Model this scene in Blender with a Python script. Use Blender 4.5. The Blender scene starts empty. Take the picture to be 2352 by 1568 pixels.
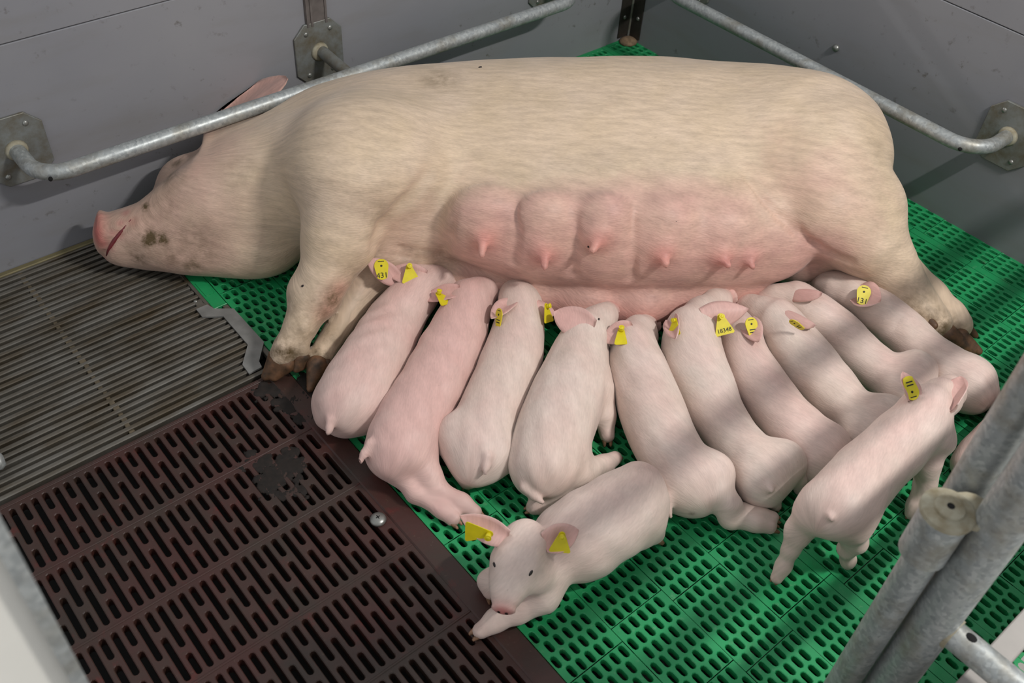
import bpy, math, random
import numpy as np
from mathutils import Matrix, Vector

random.seed(7); np.random.seed(7)
scene = bpy.context.scene
COL = scene.collection

# ------------------------------------------------------------------ camera
CAM = np.array([0.0, 0.0, 1.6]); FPX = 2233.28; CX, CY = 1176.0, 784.0
YAW, PITCH, ROLL = (math.radians(a) for a in (46.855, 44.578, -4.6548))
_f = np.array([math.cos(YAW)*math.cos(PITCH), math.sin(YAW)*math.cos(PITCH), -math.sin(PITCH)])
_r = np.array([math.sin(YAW), -math.cos(YAW), 0.0]); _d = np.cross(_f, _r)
_r, _d = math.cos(ROLL)*_r+math.sin(ROLL)*_d, -math.sin(ROLL)*_r+math.cos(ROLL)*_d
RM = np.stack([_r, _d, _f])
cd = bpy.data.cameras.new('camera'); cam = bpy.data.objects.new('camera', cd); COL.objects.link(cam)
cam.matrix_world = Matrix(((_r[0], -_d[0], -_f[0], CAM[0]), (_r[1], -_d[1], -_f[1], CAM[1]),
                           (_r[2], -_d[2], -_f[2], CAM[2]), (0, 0, 0, 1)))
cd.sensor_width = 36; cd.lens = FPX/2352*36; cd.clip_start = 0.05
cd.dof.use_dof = True; cd.dof.focus_distance = 2.15; cd.dof.aperture_fstop = 5.6
scene.camera = cam

# ------------------------------------------------------------------ light
w = bpy.data.worlds.new('barn_air'); scene.world = w; w.use_nodes = True
w.node_tree.nodes['Background'].inputs[0].default_value = (0.93, 0.96, 1.0, 1)
w.node_tree.nodes['Background'].inputs[1].default_value = 0.60

def tube_lamp(name, loc, target, length, width, power, col=(1, .985, .96)):
    l = bpy.data.lights.new(name, 'AREA'); l.shape = 'RECTANGLE'; l.size = length; l.size_y = width
    l.energy = power; l.color = col
    o = bpy.data.objects.new(name, l); COL.objects.link(o); o.location = loc
    z = (Vector(loc)-Vector(target)).normalized(); x = Vector((1, 0, 0)); y = z.cross(x).normalized(); x = y.cross(z)
    o.rotation_euler = Matrix((x, y, z)).transposed().to_euler()
    return o
tube_lamp('ceiling_tube_far', (1.5, 5.0, 2.6), (1.5, .5, 0), 1.5, .04, 45)
tube_lamp('ceiling_tube_near', (1.75, -.72, 2.6), (1.1, 1.2, 0), .45, .05, 55)

vs = scene.view_settings
vs.view_transform = 'Standard'; vs.look = 'None'; vs.exposure = -0.06; vs.gamma = 1.0; vs.use_curve_mapping = False

scene.cycles.max_bounces = 4; scene.cycles.diffuse_bounces = 2; scene.cycles.glossy_bounces = 2; scene.cycles.transmission_bounces = 1
scene.cycles.adaptive_threshold = .05; scene.cycles.caustics_reflective = False; scene.cycles.caustics_refractive = False

# ------------------------------------------------------------------ helpers
def ray(u, v): return RM.T @ np.array([(u-CX)/FPX, (v-CY)/FPX, 1.0])
def at(u, v, z=0.0):                       # point of the pen at height z
    d = ray(u, v); return CAM+(z-CAM[2])/d[2]*d
def depth(p): return float(RM[2] @ (np.asarray(p)-CAM))
CR, CU, CT = RM[0], -RM[1], -RM[2]         # right, up, toward the viewer's side of the pen

def tag(o, label=None, cat=None, group=None, kind=None):
    if label: o['label'] = label
    if cat: o['category'] = cat
    if group: o['group'] = group
    if kind: o['kind'] = kind
    return o
def empty(name, loc=(0, 0, 0)):
    o = bpy.data.objects.new(name, None); COL.objects.link(o); o.location = loc; o.empty_display_size = .05; return o
def link(name, me, mat=None, parent=None, smooth=False):
    o = bpy.data.objects.new(name, me); COL.objects.link(o)
    if mat is not None and not me.materials: me.materials.append(mat)
    if parent is not None:
        o.parent = parent
        o.matrix_parent_inverse = Matrix.Translation(parent.location).inverted()
    if smooth:
        me.polygons.foreach_set('use_smooth', [True]*len(me.polygons))
    return o
def mesh_np(name, V, F):
    """V (n,3); F list of face tuples or an (m,4) array."""
    me = bpy.data.meshes.new(name)
    if isinstance(F, np.ndarray):
        m = len(F); k = F.shape[1]
        me.vertices.add(len(V)); me.vertices.foreach_set('co', np.ascontiguousarray(V, np.float32).ravel())
        me.loops.add(m*k); me.loops.foreach_set('vertex_index', np.ascontiguousarray(F, np.int32).ravel())
        me.polygons.add(m); me.polygons.foreach_set('loop_start', np.arange(0, m*k, k, dtype=np.int32))
        me.polygons.foreach_set('loop_total', np.full(m, k, np.int32))
        me.update(calc_edges=True); me.validate()
    else:
        me.from_pydata([tuple(map(float, v)) for v in V], [], [tuple(map(int, f)) for f in F]); me.update()
    return me
class MB:
    """Collects pieces that form ONE mesh."""
    def __init__(s): s.v = []; s.f = []
    def add(s, V, F):
        o = len(s.v); s.v += [tuple(map(float, p)) for p in V]; s.f += [tuple(i+o for i in f) for f in F]; return s
    def box(s, a, b, ch=0):
        (x0, y0, z0), (x1, y1, z1) = a, b
        if ch <= 0:
            V = [(x0, y0, z0), (x1, y0, z0), (x1, y1, z0), (x0, y1, z0), (x0, y0, z1), (x1, y0, z1), (x1, y1, z1), (x0, y1, z1)]
            return s.add(V, [(0, 3, 2, 1), (4, 5, 6, 7), (0, 1, 5, 4), (1, 2, 6, 5), (2, 3, 7, 6), (3, 0, 4, 7)])
        c = ch
        def ring(x0, x1, y0, y1, z): return [(x0, y0, z), (x1, y0, z), (x1, y1, z), (x0, y1, z)]
        R = [ring(x0+c, x1-c, y0+c, y1-c, z0), ring(x0, x1, y0, y1, z0+c), ring(x0, x1, y0, y1, z1-c), ring(x0+c, x1-c, y0+c, y1-c, z1)]
        V = sum(R, []); F = [(3, 2, 1, 0), (12, 13, 14, 15)]
        for k in range(3):
            for i in range(4): F.append((k*4+i, k*4+(i+1) % 4, k*4+4+(i+1) % 4, k*4+4+i))
        return s.add(V, F)
    def tube(s, pts, r, n=16, cap=True):
        pts = [np.array(p, float) for p in pts]; m = len(pts); rr = r if isinstance(r, (list, tuple)) else [r]*m
        T = [(pts[min(i+1, m-1)]-pts[max(i-1, 0)]) for i in range(m)]; T = [t/np.linalg.norm(t) for t in T]
        a = np.array([0, 0, 1.]) if abs(T[0][2]) < .9 else np.array([1., 0, 0])
        u = np.cross(T[0], a); u /= np.linalg.norm(u); V = []
        for i in range(m):
            u = u-T[i]*(u@T[i]); u /= np.linalg.norm(u); b = np.cross(T[i], u)
            for k in range(n):
                an = 2*math.pi*k/n; V.append(pts[i]+rr[i]*(math.cos(an)*u+math.sin(an)*b))
        F = []
        for i in range(m-1):
            for k in range(n): F.append((i*n+k, i*n+(k+1) % n, (i+1)*n+(k+1) % n, (i+1)*n+k))
        if cap: F += [tuple(range(n))[::-1], tuple(range((m-1)*n, m*n))]
        return s.add(V, F)
    def prism(s, poly, z0, z1):
        n = len(poly); V = [(x, y, z0) for x, y in poly]+[(x, y, z1) for x, y in poly]
        return s.add(V, [tuple(range(n))[::-1], tuple(range(n, 2*n))]+[(i, (i+1) % n, n+(i+1) % n, n+i) for i in range(n)])
    def ball(s, c, r, n=12, m=8, ax=None):
        r = (r, r, r) if isinstance(r, (int, float)) else r
        ax = np.eye(3) if ax is None else np.asarray(ax); c = np.asarray(c, float); V = []; F = []
        for i in range(m+1):
            th = math.pi*i/m
            for k in range(n):
                ph = 2*math.pi*k/n
                q = (r[0]*math.sin(th)*math.cos(ph), r[1]*math.sin(th)*math.sin(ph), r[2]*math.cos(th))
                V.append(c+q[0]*ax[0]+q[1]*ax[1]+q[2]*ax[2])
        for i in range(m):
            for k in range(n): F.append((i*n+k, i*n+(k+1) % n, (i+1)*n+(k+1) % n, (i+1)*n+k)[::-1])
        return s.add(V, F)
    def build(s, name, mat, parent=None, smooth=False):
        return link(name, mesh_np(name, s.v, s.f), mat, parent, smooth)
def auto_smooth(o, ang=40):
    me = o.data; me.polygons.foreach_set('use_smooth', [True]*len(me.polygons))
    import bmesh
    bm = bmesh.new(); bm.from_mesh(me)
    for e in bm.edges:
        if len(e.link_faces) == 2: e.smooth = e.calc_face_angle(0) < math.radians(ang)
    bm.to_mesh(me); bm.free(); return o

# ------------------------------------------------------------------ materials
class NT:
    def __init__(s, name):
        s.m = bpy.data.materials.new(name); s.m.use_nodes = True; s.t = s.m.node_tree; s.n = s.t.nodes
        s.b = s.n['Principled BSDF']; s.out = s.n['Material Output']
    def node(s, typ, **kw):
        n = s.n.new(typ)
        for k, v in kw.items():
            if k.startswith('i_'): n.inputs[k[2:].replace('_', ' ')].default_value = v
            else: setattr(n, k, v)
        return n
    def link(s, a, b): s.t.links.new(a, b)
    def pos(s):
        return s.node('ShaderNodeNewGeometry').outputs['Position']
    def noise(s, scale, detail=4, rough=.55, vec=None, stretch=None, dist=0):
        n = s.node('ShaderNodeTexNoise'); n.inputs['Scale'].default_value = scale; n.inputs['Detail'].default_value = detail
        n.inputs['Roughness'].default_value = rough; n.inputs['Distortion'].default_value = dist
        vec = vec if vec is not None else s.pos()
        if stretch:
            mp = s.node('ShaderNodeMapping'); mp.inputs['Scale'].default_value = stretch; s.link(vec, mp.inputs[0]); vec = mp.outputs[0]
        s.link(vec, n.inputs['Vector']); return n.outputs['Fac']
    def ramp(s, fac, stops):
        r = s.node('ShaderNodeValToRGB'); s.link(fac, r.inputs[0]); e = r.color_ramp.elements
        while len(e) < len(stops): e.new(.5)
        for q, (p, c) in zip(e, stops):
            q.position = p; q.color = (c, c, c, 1) if isinstance(c, (int, float)) else (*c, 1)
        return r.outputs[0]
    def mix(s, fac, a, b, mode='MIX'):
        m = s.node('ShaderNodeMix', data_type='RGBA', blend_type=mode)
        for i, x in ((0, fac), (6, a), (7, b)):
            if isinstance(x, (int, float)): m.inputs[i].default_value = x
            elif isinstance(x, tuple): m.inputs[i].default_value = (*x, 1)
            else: s.link(x, m.inputs[i])
        return m.outputs[2]
    def math(s, op, a, b=0.0):
        m = s.node('ShaderNodeMath', operation=op)
        for i, x in ((0, a), (1, b)):
            if isinstance(x, (int, float)): m.inputs[i].default_value = x
            else: s.link(x, m.inputs[i])
        return m.outputs[0]
    def bump(s, h, strength=.3, dist=.002, normal=None):
        b = s.node('ShaderNodeBump'); b.inputs['Strength'].default_value = strength; b.inputs['Distance'].default_value = dist
        s.link(h, b.inputs['Height'])
        if normal is not None: s.link(normal, b.inputs['Normal'])
        return b.outputs[0]
    def set(s, **kw):
        for k, v in kw.items():
            i = s.b.inputs[k.replace('_', ' ')]
            if isinstance(v, (int, float)): i.default_value = v
            elif isinstance(v, tuple): i.default_value = (*v, 1) if len(v) == 3 and i.type == 'RGBA' else v
            else: s.link(v, i)
        return s
def srgb(r, g, b):
    f = lambda c: (c/255/12.92) if c/255 <= .04045 else ((c/255+.055)/1.055)**2.4
    return (f(r), f(g), f(b))

def mat_galv():
    t = NT('galvanised_steel')
    sp = t.node('ShaderNodeTexVoronoi'); sp.inputs['Scale'].default_value = 160; t.link(t.pos(), sp.inputs['Vector'])
    g = t.ramp(sp.outputs['Color'], [(.0, srgb(150, 154, 154)), (1, srgb(192, 195, 192))])
    d = t.ramp(t.noise(14, 6, .6), [(.5, 0.0), (.68, 1.0)])
    c = t.mix(t.math('MULTIPLY', d, .55), g, srgb(134, 122, 98))
    t.set(Base_Color=c, Metallic=.45, Roughness=t.ramp(t.noise(30, 4), [(.3, .36), (.75, .55)]))
    t.set(Normal=t.bump(t.noise(220, 3), .12, .001)); return t.m
def mat_plate():
    t = NT('dirty_steel_plate')
    d = t.ramp(t.noise(22, 6, .65), [(.38, 0.0), (.7, 1.0)])
    c = t.mix(d, srgb(140, 143, 140), srgb(112, 102, 82))
    t.set(Base_Color=c, Metallic=.45, Roughness=.55, Normal=t.bump(t.noise(120, 4), .2, .001)); return t.m
def mat_wall():
    t = NT('grey_plastic_board')
    base = t.mix(t.ramp(t.noise(1.6, 4, .5), [(.35, 0.0), (.65, 1.0)]), srgb(134, 134, 139), srgb(146, 145, 148))
    sp = t.ramp(t.noise(38, 8, .62), [(.61, 0.0), (.70, 1.0)])
    big = t.ramp(t.noise(3.2, 4), [(.42, 0.0), (.7, 1.0)])
    c = t.mix(t.math('MULTIPLY', t.math('MULTIPLY', sp, big), .85), base, srgb(70, 60, 46))
    sm = t.ramp(t.noise(7, 6, .6, stretch=(.5, .5, 2.2)), [(.5, 0.0), (.8, 1.0)])
    c = t.mix(t.math('MULTIPLY', sm, .3), c, srgb(120, 114, 100))
    t.set(Base_Color=c, Roughness=.42, Specular_IOR_Level=.4, Normal=t.bump(t.noise(60, 3), .05, .001)); return t.m
def mat_green():
    t = NT('green_plastic')
    c = t.mix(t.ramp(t.noise(6, 5), [(.3, 0.0), (.7, 1.0)]), srgb(28, 136, 80), srgb(38, 160, 95))
    sc = t.ramp(t.noise(55, 7, .7), [(.58, 0.0), (.72, 1.0)])
    c = t.mix(t.math('MULTIPLY', sc, .45), c, srgb(120, 168, 128))
    di = t.ramp(t.noise(9, 7, .65, dist=.6), [(.60, 0.0), (.76, 1.0)])
    c = t.mix(t.math('MULTIPLY', di, .5), c, srgb(58, 52, 36))
    t.set(Base_Color=c, Roughness=t.ramp(t.noise(40, 4), [(.3, .32), (.7, .55)]), Normal=t.bump(t.noise(150, 3), .1, .001)); return t.m
def mat_brown():
    t = NT('brown_coated_iron')
    c = t.mix(t.ramp(t.noise(7, 6, .6), [(.4, 0.0), (.62, 1.0)]), srgb(66, 36, 30), srgb(58, 42, 34))
    red = t.ramp(t.noise(16, 6, .7), [(.58, 0.0), (.7, 1.0)])
    c = t.mix(t.math('MULTIPLY', red, .7), c, srgb(92, 32, 26))
    dk = t.ramp(t.noise(4.2, 7, .6, dist=.5), [(.52, 0.0), (.7, 1.0)])
    c = t.mix(t.math('MULTIPLY', dk, .75), c, srgb(40, 34, 27))
    gr = t.ramp(t.noise(120, 6, .7), [(.62, 0.0), (.74, 1.0)])
    c = t.mix(t.math('MULTIPLY', gr, .5), c, srgb(104, 86, 70))
    t.set(Base_Color=c, Roughness=.5, Normal=t.bump(t.noise(90, 5, .6), .35, .0015)); return t.m
def mat_bar():
    t = NT('worn_steel_bar')
    c = t.mix(t.ramp(t.noise(9, 6, .6, stretch=(.6, 2, 2)), [(.4, 0.0), (.68, 1.0)]), srgb(116, 112, 104), srgb(84, 72, 54))
    dk = t.ramp(t.noise(5, 6, .6), [(.5, 0.0), (.72, 1.0)])
    c = t.mix(t.math('MULTIPLY', dk, .6), c, srgb(62, 54, 40))
    t.set(Base_Color=c, Metallic=.35, Roughness=.45, Normal=t.bump(t.noise(140, 4), .25, .001)); return t.m
def mat_simple(name, col, rough=.5, metal=0.0, var=.12, scale=30, col2=None):
    t = NT(name); c2 = col2 or tuple(x*(1-var*3) for x in col)
    t.set(Base_Color=t.mix(t.ramp(t.noise(scale, 5), [(.35, 0.0), (.7, 1.0)]), col, c2), Roughness=rough, Metallic=metal)
    return t.m
def mat_skin(name, base, base2, pink, dirt, hair=1.0, sss=.16):
    """attribute tint: x pinkness, y dirt, z teat red, flow: coordinates along / around the body."""
    t = NT(name)
    at_ = t.node('ShaderNodeAttribute', attribute_name='tint'); sep = t.node('ShaderNodeSeparateXYZ'); t.link(at_.outputs['Vector'], sep.inputs[0])
    fl = t.node('ShaderNodeAttribute', attribute_name='flow').outputs['Vector']
    h1 = t.noise(1, 1, .6, vec=fl, stretch=(75, 420, 1))
    h2 = t.noise(1, 1, .5, vec=fl, stretch=(18, 70, 1))
    big = t.noise(7, 4, .55)
    c = t.mix(t.ramp(big, [(.35, 0.0), (.68, 1.0)]), base, base2)
    blot = t.math('ADD', sep.outputs[0], t.math('MULTIPLY', t.math('SUBTRACT', t.noise(11, 4), .5), .7))
    c = t.mix(t.ramp(blot, [(.1, 0.0), (.95, 1.0)]), c, pink)
    c = t.mix(t.ramp(sep.outputs[2], [(.0, 0.0), (1, 1.0)]), c, srgb(204, 106, 100))
    hm = t.math('MULTIPLY', t.math('SUBTRACT', h1, .5), .22*hair)
    hm2 = t.math('MULTIPLY', t.math('SUBTRACT', h2, .5), .25*hair)
    val = t.math('ADD', t.math('ADD', hm, hm2), 1.0)
    cv = t.node('ShaderNodeVectorMath', operation='SCALE'); t.link(c, cv.inputs[0]); t.link(val, cv.inputs['Scale']); c = cv.outputs[0]
    dn = t.math('MULTIPLY', sep.outputs[1], t.ramp(t.noise(34, 6, .65), [(.33, 0.15), (.6, 1.0)]))
    c = t.mix(dn, c, dirt)
    sk = t.ramp(t.noise(160, 3, .5), [(.70, 0.0), (.76, 1.0)])
    c = t.mix(t.math('MULTIPLY', sk, .18), c, srgb(110, 80, 60))
    t.set(Base_Color=c, Roughness=.52, Specular_IOR_Level=.32, Subsurface_Weight=sss, Subsurface_Radius=(1.0, .45, .3), Subsurface_Scale=.008)
    if 'Sheen Weight' in t.b.inputs: t.set(Sheen_Weight=.12, Sheen_Roughness=.5)
    t.set(Normal=t.bump(h1, .30*hair, .0012)); return t.m

M = dict(galv=mat_galv(), plate=mat_plate(), wall=mat_wall(), green=mat_green(), brown=mat_brown(), bar=mat_bar(),
         bolt=mat_simple('bolt_steel', srgb(168, 168, 162), .35, .7),
         seal=mat_simple('grey_joint_profile', srgb(112, 104, 100), .5),
         dark=mat_simple('dark_angle_steel', srgb(74, 68, 62), .5, .5),
         pit=mat_simple('slurry_pit', srgb(20, 17, 14), .9),
         tan=mat_simple('dried_feed', srgb(150, 124, 96), .9, 0, .15, 80),
         trim=mat_simple('pale_trim', srgb(128, 118, 84), .6, .2, .1, 20),
         cover=mat_simple('brushed_cover_plate', srgb(146, 145, 141), .5, .3, .1, 25),
         pale=mat_simple('pale_board', srgb(168, 162, 156), .6, 0, .05, 12),
         stain=mat_simple('stainless_sheet', srgb(236, 232, 222), .5, .0, .03, 6),
         cap=mat_simple('chalky_cap', srgb(172, 166, 146), .8, 0, .08, 50, srgb(138, 126, 100)),
         hole=mat_simple('black_hole', srgb(14, 12, 11), .9),
         yellow=mat_simple('yellow_tag_plastic', srgb(226, 208, 30), .4, 0, .04, 60),
         ink=mat_simple('black_ink', srgb(40, 38, 20), .6),
         eye=mat_simple('dark_eye', srgb(34, 22, 20), .2),
         hoof=mat_simple('sow_hoof_horn', srgb(116, 82, 56), .6, 0, .12, 45, srgb(58, 44, 30)),
         phoof=mat_simple('piglet_hoof_horn', srgb(160, 118, 92), .55, 0, .12, 90, srgb(96, 74, 52)))
M['tie'] = mat_simple('worn_tie_steel', srgb(112, 100, 80), .6, .2, .15, 60)
M['mud'] = mat_simple('wet_manure', srgb(36, 27, 21), .85, 0, .12, 70, srgb(22, 17, 13))
M['lip'] = mat_simple('red_lip', srgb(128, 52, 56), .4)
M['sow'] = mat_skin('sow_skin', srgb(206, 182, 154), srgb(214, 190, 166), srgb(203, 160, 147), srgb(92, 74, 46), 2.0, .0)
M['pig'] = mat_skin('piglet_skin', srgb(218, 199, 185), srgb(224, 209, 197), srgb(216, 176, 167), srgb(88, 66, 46), 1.2, .0)

# ================================================================== structure
# ---- floor
floor = empty('floor'); tag(floor, kind='structure')
def holed_cells(cells, depth_z, ch=.0013):
    """cells: (x0,x1,y0,y1,hole) hole None or (cx,cy,hw,hl): one quad plate per cell with a rounded slot through it."""
    V = []; F = []
    for (x0, x1, y0, y1, h) in cells:
        o = len(V)
        if h is None:
            V += [(x0, y0, 0), (x1, y0, 0), (x1, y1, 0), (x0, y1, 0), (x0, y0, depth_z), (x1, y0, depth_z), (x1, y1, depth_z), (x0, y1, depth_z)]
            F += [(o, o+1, o+2, o+3), (o, o+4, o+5, o+1), (o+1, o+5, o+6, o+2), (o+2, o+6, o+7, o+3), (o+3, o+7, o+4, o)]; continue
        cx, cy, hw, hl = h; st = hl-hw; n = 10; A = [0, 45, 90, 135, 180, 180, 225, 270, 315, 360]
        ins = []; ins2 = []; out = []
        for k, a in enumerate(A):
            sy = st if k < 5 else -st; c, s = math.cos(math.radians(a)), math.sin(math.radians(a))
            ins.append((cx+(hw+ch)*c, cy+sy+(hw+ch)*s)); ins2.append((cx+hw*c, cy+sy+hw*s))
            out.append([(x1, cy+sy), (x1, y1), (cx, y1), (x0, y1), (x0, cy+sy), (x0, cy+sy), (x0, y0), (cx, y0), (x1, y0), (x1, cy+sy)][k])
        V += [(x, y, 0) for x, y in out]+[(x, y, 0) for x, y in ins]+[(x, y, -ch) for x, y in ins2]+[(x, y, depth_z) for x, y in ins2]
        for k in range(n):
            j = (k+1) % n
            for b in (0, 10, 20): F.append((o+b+k, o+b+j, o+b+10+j, o+b+10+k))
    return V, F
PX, PY = .0206, .0298
def green_floor():
    panels = {}
    x_flange = [.640, 1.1875, 1.735, 2.2825]           # solid flanges between the panels
    NB = 7
    segs = []                                           # (x0,x1,panel column, block index)
    edges = [.6465]+[f for f in x_flange[1:]]+[2.405]
    for pc in range(4):
        xa, xb = edges[pc]+(.012 if pc else 0), edges[pc+1]-.012 if pc < 3 else edges[pc+1]
        nb = max(1, round((xb-xa)/(NB*PX))); wd = (xb-xa)/nb
        for b in range(nb): segs.append((xa+b*wd, xa+(b+1)*wd, pc, b))
        if pc < 3: segs.append((edges[pc+1]-.012, edges[pc+1]+.012, pc, 'f'))
    y0 = .328-6*PY*4
    rows = int((2.10-y0)/PY)+1
    for (xa, xb, pc, b) in segs:
        for r in range(rows):
            ya, yb = y0+r*PY, min(y0+(r+1)*PY, 2.10)
            wave = 5 if (isinstance(b, int) and b % 2 == 0) else 0
            k = (r-wave)//6; g = .0009
            first = (r-wave) % 6 == 0; last = (r-wave) % 6 == 5
            cy0, cy1 = ya+(g if first else 0), yb-(g if last else 0)
            if yb-ya < .01: continue
            cells = panels.setdefault((pc, k), [])
            near_metal = xa < .66 and ya > 1.43
            if b == 'f':
                cells.append((xa+g, xb-g, cy0, cy1, None)); continue
            sa, sb = xa+g*.8, xb-g*.8
            nh = round((xb-xa)/PX); pw = (xb-xa)/nh; yc = (ya+yb)/2; hl = .0127; hw = .0061
            if r % 2:
                cells.append((sa, xa+pw/2, cy0, cy1, None)); cells.append((xb-pw/2, sb, cy0, cy1, None))
                xs = [(xa+pw*(i+.5), xa+pw*(i+1.5)) for i in range(nh-1)]
            else:
                xs = [(max(sa, xa+pw*i), min(sb, xa+pw*(i+1))) for i in range(nh)]
            for (p, q) in xs:
                cells.append((p, q, cy0, cy1, ((p+q)/2, yc, hw, hl) if yb-ya > .028 else None))
    for (pc, k), cells in sorted(panels.items()):
        V, F = holed_cells(cells, -.016)
        dz = ((pc*37+k*17) % 7-3)*.00022
        V = [(x, y, z+dz) for x, y, z in V]
        link('slatted_panel', mesh_np('slatted_panel', V, F), M['green'], floor)
    # solid flange beside the steel grating
    MB().box((.6335, 1.432, -.016), (.646, 1.688, -.001), .001).build('end_strip', M['bar'], floor)
    m = MB().box((.612, 1.69, -.016), (.646, 2.10, -.0004), .001)
    m.build('edge_flange', M['green'], floor)
    for y in (1.74, 1.86, 1.98):
        MB().prism([(.618, y), (.636, y), (.640, y+.006), (.640, y+.05), (.636, y+.056), (.618, y+.056)], -.002, .0012).build('flange_rib', M['green'], floor)
green_floor()
MB().box((-.6, -.6, -.42), (2.6, 2.3, -.40)).build('pit_bottom', M['pit'], floor)
for a, b in (((-.6, -.6), (-.56, 2.3)), ((2.56, -.6), (2.6, 2.3)), ((-.6, 2.26), (2.6, 2.3)), ((-.6, -.6), (2.6, -.56))): MB().box((*a, -.42), (*b, -.031)).build('pit_wall', M['pit'], floor)
# dark support beams under the slats
for x in (.63, 1.19, 1.735, 2.28):
    MB().box((x-.02, -.5, -.10), (x+.02, 2.1, -.03)).build('support_beam', M['pit'], floor)

# ---- walls of grey boards
def wall(name, mk, zs):
    root = empty(name); tag(root, kind='structure')
    for z0, z1 in zs: mk(z0, z1).build('board', M['wall'], root)
    return root
wall_back = wall('wall_back', lambda a, b: MB().box((-.4, 2.10, a), (2.44, 2.14, b), .0016), [(-.03, .5455), (.5475, .935)])
wall_right = wall('wall_right', lambda a, b: MB().box((2.40, -.6, a), (2.44, 2.0995, b), .0016), [(-.03, .5465), (.5485, .935)])
# the joint profile of the back wall
jp = empty('trim_1', (1.183, 2.10, .39)); tag(jp, kind='structure')
MB().box((1.152, 2.094, .385), (1.214, 2.10, .87), .001).build('profile_face', M['seal'], jp)
for x in (1.156, 1.168, 1.210): MB().box((x-.003, 2.0915, .386), (x+.003, 2.094, .87), .0005).build('profile_rib', M['seal'], jp)
# corner angle
ca = empty('trim_2', (2.40, 2.10, 0)); tag(ca, kind='structure')
MB().box((2.345, 2.095, .012), (2.40, 2.0998, .87), .0008).build('angle_flange', M['dark'], ca)
MB().box((2.395, 2.045, .012), (2.3998, 2.10, .87), .0008).build('angle_flange', M['dark'], ca)
MB().tube([(2.393, 2.093, .012), (2.393, 2.093, .87)], .004, 8).build('weld_bead', M['plate'], ca)
for z in (.085, .30, .52):
    MB().ball((2.365, 2.0945, z), (.007, .004, .007), 10, 6).build('bolt_head', M['bolt'], ca, True)
    MB().ball((2.3945, 2.062, z), (.004, .007, .007), 10, 6).build('bolt_head', M['bolt'], ca, True)
# low front wall and the walkway outside it
wf = wall('wall_front', lambda a, b: MB().box((.62, .006, a), (2.399, .0395, b), .002), [(-.03, .35)])
wf.children[0].data.materials.clear(); wf.children[0].data.materials.append(M['pale'])
MB().box((-.6, -1.4, -.03), (2.44, .0, .0)).build('walkway_slab', M['pale'], floor)

# ---- steel grating (left, at the back) and brown slotted grating (left, in front)
gr = empty('steel_floor_grating', (.30, 1.76, 0))
tag(gr, 'worn steel bar grating under the sow\'s snout, dark gaps between bars', 'floor grating')
nb = 34
bar_cache = {}
for i in range(nb):
    y = 1.4455+i*.0193
    x1 = .604 if y > 1.70 else (.632 if 1.50 < y < 1.665 else .612)
    if x1 not in bar_cache:
        a = .0056
        V = []; xs = [-.25, x1]
        for x in xs: V += [(x, -a, 0), (x, -a*.55, .0012), (x, a*.55, .0012), (x, a, 0), (x, a*.35, -.024), (x, -a*.35, -.024)]
        F = [(k, 6+k, 6+(k+1) % 6, (k+1) % 6) for k in range(6)]+[(0, 1, 2, 3, 4, 5), (11, 10, 9, 8, 7, 6)]
        bar_cache[x1] = mesh_np('bar', V, F); bar_cache[x1].materials.append(M['bar'])
    o = link('bar', bar_cache[x1], None, gr); o.location = (random.uniform(-.004, .004), y, random.uniform(-.0012, .0008)); o.rotation_euler = (random.uniform(-.05, .05), 0, 0)
tie = MB()
for i in range(nb-1):
    y = 1.4455+(i+.5)*.0193
    tie.box((.297+random.uniform(-.002, .002), y-.0095, -.012), (.308+random.uniform(-.002, .002), y+.0095, random.choice((-.004, -.003, -.001, .0006))), .001)
tie.build('cross_tie', M['tie'], gr)
MB().box((-.25, 2.083, -.02), (.60, 2.0985, .004), .002).build('edge_strip', M['trim'], gr)
MB().box((.603, 1.685, -.02), (.611, 2.098, .0025), .001).build('end_strip', M['bar'], gr)
MB().box((.585, 1.705, -.012), (.6025, 1.735, .001), .001).build('clamp_pad', M['bar'], gr)
MB().ball((.590, 1.738, .001), (.005, .005, .003), 10, 6).build('screw_head', M['bolt'], gr, True)

def poly6(pts): return [tuple(at(400+a/5.227, 600+b/5.227, .004)[:2]) for a, b in pts]
cp = MB().prism(poly6([(265, 575), (340, 670), (590, 660), (885, 1000), (820, 1240), (900, 1350), (1052, 1270), (1020, 1200), (1078, 970), (715, 568), (480, 570), (400, 520)]), .001, .005)
cp = cp.build('cover_plate', M['cover']); tag(cp, 'bent grey cover plate between steel grating and green floor', 'plate')

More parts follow.
